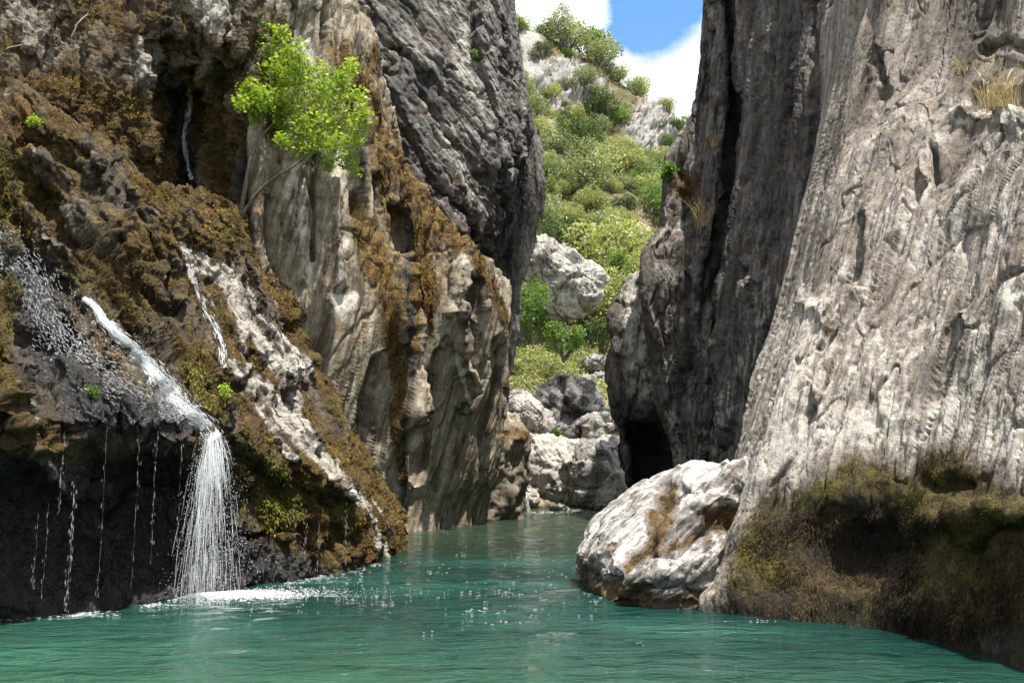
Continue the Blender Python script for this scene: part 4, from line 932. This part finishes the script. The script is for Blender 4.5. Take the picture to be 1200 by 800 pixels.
loc = lambda x, y, d=0.0: unproj(x, y, YT + d) - base
t1 = np.array([[0, 0, -.15], loc(287, 222), loc(292, 195, -.05), loc(301, 165), loc(311, 130, .05), loc(318, 85), loc(317, 45)])
t2 = np.array([[.02, 0, -.15], loc(300, 228), loc(322, 208, -.1), loc(348, 192, -.1), loc(370, 168), loc(388, 138, .1), loc(402, 105, .1)])
t3 = np.array([loc(301, 165), loc(325, 140, .1), loc(345, 115, .2), loc(360, 85, .2)])
def smooth_path(p, n=22):
    x = np.concatenate([[0], np.cumsum(np.linalg.norm(np.diff(p, axis=0), axis=1) + 1e-4)]); return pchip(p, x, np.linspace(0, x[-1], n))
T1, T2, T3 = smooth_path(t1), smooth_path(t2), smooth_path(t3, 12)
tube_object('trunk', [T1, T2], [np.linspace(.055, .012, 22), np.linspace(.042, .010, 22)], M_BARK, tree, 8)
limbs = [T3]; lr = [np.linspace(.02, .007, 12)]
nodes_ = np.concatenate([T1[8:], T2[8:], T3])
for c in cl:
    s = nodes_[np.argmin(np.linalg.norm(nodes_ - (c[:3] - [0, 0, .25]), axis=1))]
    limbs.append(wander(s, c[:3], 8, .02, rng)); lr.append(np.linspace(.010, .004, 8))
    for q in range(3):
        e = c[:3] + rand_dirs(1, rng)[0] * c[3] * .9; limbs.append(wander(c[:3], e, 5, .01, rng)); lr.append(np.linspace(.005, .002, 5))
tube_object('branches', limbs, lr, M_BARK, tree, 5)
P, kk = crown_points(9200, cl, rng, .15)
leaves_object('foliage', P, .070, M_LEAF_TREE, rng, tree, up=.9, slim=.38, lobes=5, tint=.5 + rng.normal(0, .12, len(cl))[kk] + rng.normal(0, .16, len(kk)))

def small_plant(label, body, px, py, r_px, n, size, mat, seed, cat='plant', tall=1.0, stems=8, name='leafy_plant', group=None, lobes=1):
    rng = np.random.default_rng(seed); b, nn = pick(body, px, py, 4); m = b[1] / F_PX; r = r_px * m
    o = empty(name, b); tag(o, label, cat, group)
    cl = np.array([[*(rand_dirs(1, rng)[0] * r * .55 * np.array([1, .7, tall]) + np.array([0, -.2 * r, r * .6 * tall])), r * rng.uniform(.35, .55)] for _ in range(9)])
    tube_object('stems', [wander(np.zeros(3), c[:3], 6, r * .04, rng) for c in cl[:stems]], [np.linspace(.012, .004, 6) * max(1, r)] * min(stems, 9), M_BARK, o, 4)
    P, k = crown_points(n, cl, rng, .2)
    leaves_object('foliage', P, size, mat, rng, o, lobes=lobes, tint=.5 + rng.normal(0, .12, 9)[k]); return o
small_plant('dark green sapling in the shade at the foot of the ledge tree', 'mossy_slope', 297, 246, 26, 900, .07, M_LEAF_BUSH, 3, 'shrub', 1.5)
small_plant('small bright green herb on the mossy slope near the frame edge', 'mossy_slope', 40, 152, 12, 260, .05, M_LEAF_TREE, 4)
small_plant('tiny green herb in wet rock left of the white chute', 'mossy_slope', 112, 465, 10, 200, .04, M_LEAF_BUSH, 5)
small_plant('tuft of green weeds beside the main fall on the mossy rock', 'mossy_slope', 262, 462, 11, 260, .04, M_LEAF_TREE, 6)
small_plant('green weed in a crack high on the grey slab cliff', 'slab_cliff', 556, 66, 8, 160, .09, M_LEAF_BUSH, 7)
small_plant('pale weed clinging to the left edge of the grey slab cliff', 'slab_cliff', 468, 58, 7, 120, .08, M_LEAF_OLIVE, 8)
small_plant('light green bush rooted in the fluted cliff edge under the sky', 'fluted_cliff', 786, 205, 12, 500, .12, M_LEAF_BUSH, 9, 'shrub')

def grass_tuft(label, body, px, py, w_px, h_px, n, seed, name='dry_grass', spread=.8):
    rng = np.random.default_rng(seed); b, nn = pick(body, px, py, 4); m = b[1] / F_PX
    V = []; F_ = []; k = 0
    for j in range(n):
        r0 = np.array([rng.normal(0, w_px * .35) * m, rng.uniform(-.12, .15), 0]); h = h_px * m * rng.uniform(.45, 1.05)
        lean = np.array([rng.normal(0, .4) + .3 * r0[0] / (w_px * m), rng.normal(-.15, .3), 0]) * spread * h; wv = np.array([rng.normal(), rng.normal(), 0]); wv *= (.0035 + .00012 * b[1]) / np.linalg.norm(wv)
        t = np.linspace(0, 1, 6)[:, None]; mid = r0 + np.array([0, 0, h]) * t + lean * t ** 2 - np.array([0, 0, .35 * h]) * rng.uniform(0, 1) * t ** 3
        ws = (1 - t * .75) * wv
        if rng.random() < .4: ws = ws * np.where(t > .75, 2.6, 1)
        V.append(np.concatenate([mid - ws, mid + ws])); i = k + np.arange(5); F_.append(np.stack([i, i + 1, i + 7, i + 6], 1)); k += 12
    o = raw_mesh(name, np.concatenate(V), np.concatenate(F_), M_STRAW, attrs=dict(tint=np.repeat(np.clip(rng.normal(.55, .22, n), 0, 1), 12)), smooth=False)
    o.location = b - np.array([0, 0, .03]); tag(o, label, 'grass tuft'); return o
grass_tuft('tall straw-yellow dry grass tuft on the pale cliff ledge near the frame edge', 'pale_cliff', 1166, 128, 36, 62, 170, 3)
grass_tuft('short dry grass tuft left of the tall straw tuft on the pale cliff', 'pale_cliff', 1125, 84, 16, 28, 60, 4)
grass_tuft('dry grass on the fluted cliff just above the corner block', 'fluted_cliff', 822, 262, 14, 42, 80, 5)
grass_tuft('reddish dry tuft in the notch beside the black crevice', 'fluted_cliff', 836, 168, 8, 26, 50, 6)

# bushes at the foot of the hill
def bush(label, px, py, rx, ry, Y, n, size, mat, seed, name='leafy_bush', cat='bush'):
    rng = np.random.default_rng(seed); m = Y / F_PX; b = unproj(px, py + ry * .85, Y); o = empty(name, b); tag(o, label, cat)
    K = 26; d = rand_dirs(K, rng); cl = np.concatenate([d * np.array([rx, (rx + ry) * .4, ry]) * m * rng.uniform(.45, .85, (K, 1)) + np.array([0, 0, ry * m * .85]), (min(rx, ry) * m * rng.uniform(.22, .42, (K, 1)))], 1)
    tube_object('stems', [wander(np.array([0, 0, -.4]), c[:3], 7, .06, rng) for c in cl[:12]], [np.linspace(.07, .015, 7)] * 12, M_BARK, o, 5)
    P, k = crown_points(n, cl, rng, .5)
    leaves_object('foliage', P, size, mat, rng, o, tint=.5 + rng.normal(0, .16, K)[k]); return o
bush('large leafy green bush against the columns, left of the big hillside boulder', 620, 358, 32, 42, 48, 4200, .17, M_LEAF_BUSH, 31)
bush('bright green bush under the dark lower side of the big hillside boulder', 660, 396, 28, 22, 47, 2600, .15, M_LEAF_BUSH, 32)
bush('dark green bush in shade between the bright bush and the buttress', 704, 392, 20, 22, 50, 1800, .15, M_LEAF_DARK, 33)
bush('yellow-green bush directly right of the big hillside boulder', 716, 345, 24, 34, 57, 2600, .19, M_LEAF_YEL, 34)
bush('tall light green bush behind the top of the buttress', 728, 318, 20, 30, 60, 2200, .2, M_LEAF_BUSH, 35)
bush('low yellow shrub in the herbs above the slanting slab', 612, 432, 22, 14, 47, 1500, .13, M_LEAF_YEL, 36)
bush('green fern-like plant between the pale and the dark-faced boulder', 652, 509, 11, 8, 42.5, 700, .12, M_LEAF_BUSH, 37, 'leafy_plant', 'plant')
bush('small green plant on the flat rock above the cracked boulder', 686, 520, 9, 7, 42, 500, .11, M_LEAF_BUSH, 38, 'leafy_plant', 'plant')
bush('round yellow-green shrub behind the left top of the big hillside boulder', 622, 292, 22, 20, 62, 1800, .2, M_LEAF_YEL, 39)

# ground cover of yellow herbs
rng = np.random.default_rng(77); hb = BODIES['hillside']
ok = np.where((hb.px > 590) & (hb.px < 740) & (hb.py > 405) & (hb.py < 472) & (hb.P[:, 1] < 60))[0]
kk = rng.choice(ok, 9000); P = hb.P[kk] + rng.normal(0, .25, (9000, 3)) * np.array([1, 1, .3]) + np.array([0, 0, .12])
tag(leaves_object('ground_cover', P, .2, M_LEAF_YEL, rng, up=.5, tint=.5 + .35 * fbm(P * .5, 2, 4)), 'yellow-green herbs covering the bank below the bushes', kind='stuff')

# scrub on the hillside
def scrub(kind, mat, label, seed, n=3400, size=.15):
    rng = np.random.default_rng(seed); o = empty('hill_shrub', (0, 0, -500)); o['category'] = 'shrub'; o['label'] = label
    K = 20; d = rand_dirs(K, rng); d[:, 2] = np.abs(d[:, 2]); cl = np.concatenate([d * np.array([1.5, 1.5, 1.25]) * rng.uniform(.4, .9, (K, 1)) + np.array([0, 0, .55]), rng.uniform(.38, .72, (K, 1))], 1)
    tube_object('stems', [wander(np.array([0, 0, -.6]), c[:3], 6, .08, rng) for c in cl[:7]], [np.linspace(.09, .02, 6)] * 7, M_BARK, o, 4)
    P, k = crown_points(n, cl, rng, .55); leaves_object('foliage', P, size, mat, rng, o, tint=.5 + rng.normal(0, .17, K)[k]); return o
KINDS_ = [('yellow-green rounded shrub, one of many on the far hillside', M_LEAF_YEL), ('grey-green olive shrub, one of many on the far hillside', M_LEAF_OLIVE),
          ('dark green evergreen shrub, one of many on the far hillside', M_LEAF_DARK), ('fresh green shrub, one of many on the far hillside', M_LEAF_BUSH)]
GR = ['yellow-green shrubs on the far hillside', 'grey-green shrubs on the far hillside', 'dark evergreen shrubs on the far hillside', 'fresh green shrubs on the far hillside']
protos = [[scrub(j, mt, lb, 100 + j * 7 + v) for v in range(3)] for j, (lb, mt) in enumerate(KINDS_)]
used = set(); rng = np.random.default_rng(8); placed = []
hb_ok = (hb.px > 560) & (hb.px < 880) & (hb.P[:, 1] > 58)
for it in range(4200):
    if len(placed) >= 290: break
    u, v = rng.uniform(575, 850), rng.uniform(15, 400)
    d2 = np.where(hb_ok, (hb.px - u) ** 2 + (hb.py - v) ** 2, 1e9); i = int(np.argmin(d2))
    if d2[i] > 16: continue
    cliff_ = hb.at['pale'][i]; sand = blob(np.array([u]), np.array([v]), 750, 268, 13, 32, 10)[0]
    if rng.random() < .80 * cliff_ + .97 * sand: continue
    p = hb.P[i]; s = rng.choice([.7, 1.0, 1.4, 2.0, 2.5], p=[.2, .3, .25, .17, .08]) * rng.uniform(.85, 1.15) * (1 + .25 * (p[1] > 100)) * (.62 if cliff_ > .4 else 1)
    if any((p[0]-q[0])**2 + (p[1]-q[1])**2*.3 + (p[2]-q[2])**2 < (.72*(s+q[3]))**2 for q in placed): continue
    placed.append((*p, s))
    lo = v > 190
    j = int(rng.choice(4, p=[.46, .30, .06, .18] if lo else [.16, .36, .30, .18]))
    w = int(rng.integers(3)); pr = protos[j][w]
    o = pr if (j, w) not in used else copy_tree(pr); used.add((j, w))
    o['group'] = GR[j]
    o.location = p; o.rotation_euler = (0, 0, rng.uniform(0, 6.28)); o.scale = (s * rng.uniform(.9, 1.25), s, s * rng.uniform(.8, 1.15))
for j in range(4):
    for w in range(3):
        if (j, w) not in used:
            for ch in list(protos[j][w].children): bpy.data.objects.remove(ch)
            bpy.data.objects.remove(protos[j][w])

# ------------------------------------------------------------------ moss as fibres on the rock
def moss_mat(name, c):
    m, nt = new_mat(name); L = nt.links.new
    at = node(nt, 'ShaderNodeAttribute', attribute_name='tint')
    bs = node(nt, 'ShaderNodeBsdfPrincipled', i_Roughness=0.9); L(ramp(nt, at.outputs['Fac'], [(0, c[0]), (.45, c[1]), (1, c[2])]), bs.inputs['Base Color']); bs.inputs['Specular IOR Level'].default_value = .15
    out = node(nt, 'ShaderNodeOutputMaterial'); L(bs.outputs[0], out.inputs['Surface']); return m
M_MOSS = moss_mat('moss', ((.010,.006,.003), (.10,.060,.015), (.34,.225,.05)))
M_MOSS_G = moss_mat('green_moss', ((.012,.012,.003), (.065,.065,.012), (.19,.18,.03)))
M_MOSS_O = moss_mat('olive_moss', ((.008,.007,.002), (.042,.036,.008), (.15,.125,.022)))
M_MOSS_D = moss_mat('dark_algae', ((.005,.004,.003), (.020,.014,.008), (.075,.055,.028)))
def moss(body, n, length, mat, label, seed, thr=.45, wmul=.16, cond=None, hang=.75):
    rng = np.random.default_rng(seed); b = BODIES[body]
    ok = (b.at['moss'] > thr) & (b.px > -30) & (b.px < 1230) & (b.py > -30) & (b.P[:, 2] > .02)
    if cond is not None: ok &= cond(b.px, b.py)
    ok = np.where(ok)[0]; w_ = np.clip(b.at['moss'][ok], .05, 1) ** 2 * np.clip(.5 + 1.3 * fbm(b.P[ok] * 1.4, 3, seed + 7), .02, 1) * (1 - .8 * np.clip(b.at['stain_shade'][ok], 0, 1) * (thr > 0)); k = rng.choice(ok, n, p=w_ / w_.sum()); N = b.N[k]; P = b.P[k] + rng.normal(0, .012, (n, 3))
    d = N * rng.uniform(.3, .9, (n, 1)) + np.array([0, 0, -1.0]) * hang * rng.uniform(.5, 1.2, (n, 1)) + rng.normal(0, .28, (n, 3)); d /= np.linalg.norm(d, axis=1, keepdims=True)
    w = np.cross(d, N + rng.normal(0, .4, (n, 3))); w /= np.linalg.norm(w, axis=1, keepdims=True) + 1e-9
    ln = (length * rng.uniform(.4, 1.4, n) * (P[:, 1] / 12))[:, None]; ww = ln * wmul
    mid = P + d * ln * .5 + N * ln * .15
    V = np.stack([P - w * ww * .5, mid - w * ww, P + d * ln + np.array([0, 0, -.15]) * ln, mid + w * ww], 1).reshape(-1, 3)
    t = np.clip(.36 + .5 * fbm(P * .8, 3, seed) + .35 * fbm(P * 4, 2, seed + 3) + rng.normal(0, .13, n), 0, 1)
    return tag(raw_mesh('moss', V, np.arange(4 * n).reshape(-1, 4), mat, attrs=dict(tint=np.repeat(t, 4)), smooth=False), label, kind='stuff')
moss('mossy_slope', 50000, .036, M_MOSS, 'brown and ochre moss covering the wet slope', 1)
moss('mossy_slope', 12000, .055, M_MOSS_G, 'green moss patches on the wet slope', 2, .55, cond=lambda x, y: (along(x, y, [(52, 515), (115, 620), (128, 660)], 30) + along(x, y, [(235, 440), (290, 500), (330, 600)], 40) + along(x, y, [(0, 180), (10, 430)], 34)) > .25)
moss('tufa_curtain', 20000, .04, M_MOSS, 'brown moss hanging on the tufa curtain', 3)
moss('column_cliff', 16000, .030, M_MOSS, 'rust-brown moss hanging down the limestone columns', 4, .4)
moss('pale_cliff', 26000, .026, M_MOSS_O, 'olive moss band along the foot of the pale cliff', 5, .55, cond=lambda x, y: y < 690)
moss('pale_cliff', 30000, .060, M_MOSS_D, 'dark brown algae fibres hanging to the water on the pale cliff foot', 6, -1, cond=lambda x, y: y > 600, hang=1.6, wmul=.09)

# ------------------------------------------------------------------ falling water
m, nt = new_mat('white_water'); L = nt.links.new
bs = node(nt, 'ShaderNodeBsdfPrincipled', i_Roughness=0.2); bs.inputs['Base Color'].default_value = (.93, .95, .96, 1); bs.inputs['IOR'].default_value = 1.33
tr = node(nt, 'ShaderNodeBsdfTranslucent'); tr.inputs['Color'].default_value = (.93, .95, .96, 1); ms = node(nt, 'ShaderNodeMixShader'); ms.inputs[0].default_value = .4
L(bs.outputs[0], ms.inputs[1]); L(tr.outputs[0], ms.inputs[2]); tp = node(nt, 'ShaderNodeBsdfTransparent'); m2 = node(nt, 'ShaderNodeMixShader'); m2.inputs[0].default_value = .45
L(ms.outputs[0], m2.inputs[1]); L(tp.outputs[0], m2.inputs[2]); out = node(nt, 'ShaderNodeOutputMaterial'); L(m2.outputs[0], out.inputs['Surface']); M_WHITE = m
_oct = np.array([[1,0,0],[-1,0,0],[0,1,0],[0,-1,0],[0,0,1],[0,0,-1]], float); _octf = np.array([[0,2,4],[2,1,4],[1,3,4],[3,0,4],[2,0,5],[1,2,5],[3,1,5],[0,3,5]])
def drops(P, r, stretch_=1.0):
    n = len(P); V = (P[:, None] + _oct[None] * np.asarray(r).reshape(-1, 1, 1) * np.array([1, 1, stretch_])).reshape(-1, 3)
    return V, (np.arange(n)[:, None, None] * 6 + _octf[None]).reshape(-1, 3)
def water_path(body, pix, off=.03):
    pts = []
    for u, v in pix:
        p, n = pick(body, u, v, 4); pts.append(p + n * off)
    return np.array(pts)
def sheet_strands(path, widths, n, rng, seg=(.08, .35), r=(.004, .012), lift=.03):
    """broken white threads running down a path that lies on the rock"""
    x = np.concatenate([[0], np.cumsum(np.linalg.norm(np.diff(path, axis=0), axis=1))]); x = x + 1e-5 * np.arange(len(x)); Lg = x[-1]
    side = np.cross(np.gradient(path, axis=0), CAMP - path); side /= np.linalg.norm(side, axis=1, keepdims=True); tow = CAMP - path; tow /= np.linalg.norm(tow, axis=1, keepdims=True)
    ps, rs = [], []
    for _ in range(n):
        a = rng.uniform(0, Lg); b = min(Lg, a + rng.uniform(*seg)); t = np.linspace(a, b, 5); c = rng.normal(0, .42)
        w = np.interp(t, x, widths); pt = np.stack([np.interp(t, x, path[:, k]) for k in range(3)], 1); sd_ = np.stack([np.interp(t, x, side[:, k]) for k in range(3)], 1); tw = np.stack([np.interp(t, x, tow[:, k]) for k in range(3)], 1)
        ps.append(pt + sd_ * (w * c)[:, None] + tw * rng.uniform(0, lift) + rng.normal(0, .006, (5, 3))); rs.append(rng.uniform(*r) * np.array([.3, 1, 1, .9, .2]))
    return ps, rs
def free_fall(lip, vel, spread, n, rng, z_end=0.0, r=(.003, .008), seglen=(.03, .25), lipw=.1):
    ps, rs = [], []; H = lip[2] - z_end; T = math.sqrt(2 * H / 9.81)
    for _ in range(n):
        v = np.array(vel) + rng.normal(0, 1, 3) * np.array(spread); o = lip + rng.normal(0, 1, 3) * np.array([lipw, lipw, .03])
        a = rng.uniform(0, 1) ** .8 * T; dt = rng.uniform(*seglen) / (1 + 9.81 * a); t = np.linspace(a, min(T, a + dt), 4)[:, None]
        q = o + v * t - np.array([0, 0, 4.905]) * t * t; q[:, 2] = np.maximum(q[:, 2], z_end); ps.append(q); rs.append(rng.uniform(*r) * np.array([.4, 1, .9, .3]))
    return ps, rs
def fall_points(lip, vel, spread, n, rng, lipw=.1):
    T = math.sqrt(2 * lip[2] / 9.81); t = (rng.uniform(0, 1, n) ** .75 * T)[:, None]; v = np.array(vel) + rng.normal(0, 1, (n, 3)) * np.array(spread)
    q = lip + rng.normal(0, 1, (n, 3)) * np.array([lipw, lipw, .02]) + v * t - np.array([0, 0, 4.905]) * t * t; q[:, 2] = np.abs(q[:, 2]); return q
rng = np.random.default_rng(5)
lipp, _ = pick('mossy_slope', 250, 508, 5)
fall = empty('waterfall', (lipp[0], lipp[1], 0)); tag(fall, 'main waterfall: white chute down the wet rock, then a fan of spray into the pool', 'waterfall'); off = np.array([lipp[0], lipp[1], 0])
cpx = smooth_path(np.array([(97,346,0),(120,370,0),(150,402,0),(178,436,0),(205,468,0),(228,490,0),(246,506,0),(251,516,0)], float), 34)
pth = water_path('mossy_slope', cpx[:, :2], .035)
for _ in range(2): pth[1:-1] = (pth[:-2] + 2 * pth[1:-1] + pth[2:]) / 4
ps, rs = sheet_strands(pth, np.interp(np.linspace(0, 1, 34), [0, .3, .6, .85, 1], [.03, .08, .17, .16, .10]), 3600, rng, lift=.05, seg=(.03, .16), r=(.0009, .0042))
tube_object('chute', [p - off for p in ps], rs, M_WHITE, fall, 5)
lp = pth[-2] + np.array([.02, -.04, 0])
ps, rs = free_fall(lp, (.18, -.35, -.3), (.28, .2, .2), 480, rng, seglen=(.12, .55), lipw=.05, r=(.0012, .0038))
ps2, rs2 = free_fall(lp, (-.15, -.25, -.3), (.15, .15, .2), 280, rng, seglen=(.12, .6), lipw=.05, r=(.0012, .0036))
tube_object('falling_water', [p - off for p in ps + ps2], rs + rs2, M_WHITE, fall, 4)
P = np.concatenate([fall_points(lp, (.25, -.35, -.2), (.38, .25, .25), 3600, rng, lipw=.06), fall_points(lp, (-.1, -.3, -.2), (.22, .2, .2), 1500, rng, lipw=.06)])
V, Fc = drops(P - off, rng.uniform(.0015, .0046, len(P)), 2.2); raw_mesh('spray', V, Fc, M_WHITE, fall)
c = on_water(268, 697); th = rng.uniform(0, 6.28, 5200); rr_ = np.abs(rng.normal(0, .42, 5200)); P = np.stack([c[0] + rr_ * np.cos(th) * 1.25 - .04, c[1] + rr_ * np.sin(th) * .62, .005 + .045 * rng.random(5200) * np.exp(-rr_ * 2.4)], 1)
rq = np.abs(rng.normal(0, 1.0, 2600)); tq = rng.uniform(0, 6.28, 2600); P = np.concatenate([P, np.stack([c[0] + .25 + rq * np.cos(tq) * 1.3, c[1] + rq * np.sin(tq) * .6, .004 + 0 * rq], 1)])
V, Fc = drops(P - off, np.concatenate([rng.uniform(.006, .022, 5200), rng.uniform(.003, .010, 2600)]), .5); raw_mesh('foam', V, Fc, M_WHITE, fall)

def thin_fall(label, pix, n, width, seed, body='mossy_slope', drop=None, name='thin_waterfall'):
    rng = np.random.default_rng(seed); pth = smooth_path(water_path(body, pix, .04), 20); b = pth[-1].copy()
    ps, rs = sheet_strands(pth, np.full(20, width), n, rng, r=(.003, .008), lift=.05, seg=(.04, .22))
    o = tube_object(name, [p - b for p in ps], rs, M_WHITE, None, 4); o.location = b
    return tag(o, label, 'waterfall')
thin_fall('thin high fall dropping down the dark recess behind the ledge', [(221,103),(221,130),(219,160),(220,190),(226,214)], 240, .06, 41, 'tufa_curtain')
thin_fall('short broken cascade below the ledge, right of the main chute', [(222,308),(232,335),(244,362),(256,392),(264,430)], 260, .07, 42)

rng = np.random.default_rng(46); pth = smooth_path(water_path('mossy_slope', [(-20,268),(20,305),(60,380),(115,430),(175,468),(222,488)], .03), 24); b0 = pth[-1].copy()
ps, rs = sheet_strands(pth, np.interp(np.linspace(0, 1, 24), [0, .3, .7, 1], [.12, .38, .42, .22]), 2800, rng, r=(.0009, .0026), lift=.03, seg=(.012, .07))  # white threads imitate the sun sparkle on the wet rock
o = tube_object('thin_waterfall', [p - b0 for p in ps], rs, M_WHITE, None, 4); o.location = b0; tag(o, 'thin water film over the black rock left of the white chute, sparkle put in as white threads', 'waterfall')
def trickle(label, px, y0, y1, Y, n, seed, w=.02, name='water_trickle', group=None):
    n = int(n * .9); rng = np.random.default_rng(seed); a = unproj(px, y0, Y); z = on_water(px, y1)[2]; zb = unproj(px, y1, Y)[2]; ps, rs = [], []
    th_ = wander(np.zeros(3), np.array([0, 0, zb - a[2]]), 30, .003, rng); ps.append(th_); rs.append(np.clip(rng.normal(.0003, .0007, 30), .0001, .0016)); w *= .8
    for _ in range(n):
        s = rng.uniform(0, 1); ln = rng.uniform(.012, .07); z0 = a[2] + (zb - a[2]) * s
        x, y = rng.normal(0, w) + np.interp(s, np.linspace(0, 1, 30), th_[:, 0]), rng.normal(0, w) + np.interp(s, np.linspace(0, 1, 30), th_[:, 1]); ps.append(np.array([[x, y, z0 - a[2]], [x, y, z0 - a[2] - ln * .5], [x, y, max(zb, z0 - ln) - a[2]]])); rs.append(rng.uniform(.0010, .0030) * np.array([.3, 1, .6]))
    o = tube_object(name, ps, rs, M_WHITE, None, 4); o.location = a; return tag(o, label, 'trickle', group)
lipat = lambda u, v: pick('mossy_slope', u, v, 5)[0][1] - .05
for k, (px, y0, y1, n, lb) in enumerate([(87,560,716,90,'brightest trickle falling past the mossy rib in the dark cave'), (76,505,600,26,'thin trickle at the left of the cave lip'), (126,500,700,16,'faint drip line over the middle of the dark cave'),
        (163,510,690,18,'faint drip line left of the main fall in the cave'), (185,505,660,30,'broken drip line just left of the main fall'), (214,512,700,26,'drip line touching the left side of the main fall'),
        (345,590,672,40,'first trickle right of the main fall, under the mossy overhang'), (359,596,672,44,'bright trickle in the middle of the right overhang'), (374,600,670,26,'thin trickle near the right end of the overhang'), (406,588,662,34,'last trickle before the pale nose of the slope'),
        (57,590,700,10,'faint trickle between the frame-edge pillar and the mossy rib'), (45,600,690,14,'drip line on the dark frame-edge pillar')]):
    yy = min(lipat(px, 505 if px < 250 else y0 - 12), (on_water(px, y1)[1] - .22) if px > 300 else 99)
    trickle(lb, px, y0, y1, yy, n, 60 + k)

# foam lines, and white flecks standing in for sun glints on the pool
rng = np.random.default_rng(9); F2 = []
def flecks(n, u, v, su, sv, r=(.006, .02)):
    uu, vv = rng.normal(u, su, n), rng.normal(v, sv, n); vv = np.maximum(vv, 588); p = on_water(uu, vv); p[:, 2] += .003; F2.append((p, rng.uniform(*r, n)))
for (u, v, su, sv, n) in [(85,719,22,2,220),(180,709,10,2,60),(365,674,14,2,160),(400,668,14,2,160),(335,681,10,2,80),(350,690,40,8,260),(20,724,20,2,60),(440,661,8,1.5,30)]: flecks(n, u, v, su, sv, (.005, .014))
for _ in range(70):
    u, v = rng.normal(610, 55), rng.normal(680, 26)
    n = int(rng.integers(2, 9)); flecks(n, u, v, 9, 1.2, (.004, .011))
for _ in range(22): flecks(int(rng.integers(1, 4)), rng.uniform(430, 900), rng.uniform(640, 760), 5, 1, (.004, .009))
flecks(60, 672, 598, 10, 1.2, (.01, .03)); flecks(60, 640, 600, 12, 1.0, (.01, .03))
flecks(50, 960, 726, 30, 1.2, (.004, .009))
P = np.concatenate([f[0] for f in F2]); R_ = np.concatenate([f[1] for f in F2])
V, Fc = drops(P, R_ * 1.35, .2); V = V.reshape(-1, 6, 3); V[:, :2, 0] = P[:, None, 0] + (V[:, :2, 0] - P[:, None, 0]) * 2.2
tag(raw_mesh('foam_and_glints', V.reshape(-1, 3), Fc, M_WHITE), 'white foam flecks and stand-in sun glints on the green pool', kind='stuff')

# bare roots hanging at the top of the curtain
rng = np.random.default_rng(19)
def root(label, pix, r0):
    pts = water_path('tufa_curtain', pix, .10); b = pts[0].copy(); q = smooth_path(pts, 16) - b
    q += np.cumsum(rng.normal(0, .008, q.shape), 0)
    o = tube_object('bare_root', [q, wander(q[9], q[9] + np.array([.25, -.1, .18]), 6, .02, rng)], [np.linspace(r0, r0 * .4, 16), np.linspace(r0 * .5, r0 * .2, 6)], M_ROOT, None, 6); o.location = b
    tag(o, label, 'root')
M_ROOT = bark_mat('pale_root', (.20,.17,.13), (.42,.38,.31))
root('bare pale root slanting across the curtain at the frame edge', [(-4, 42), (8, 34), (18, 24)], .016)
root('long bare root arching above the left end of the mossy slope', [(10, 62), (24, 54), (38, 46), (50, 44)], .016)
root('bare root running up the curtain right of the arched one', [(84, 44), (94, 32), (104, 16), (110, 8)], .018)
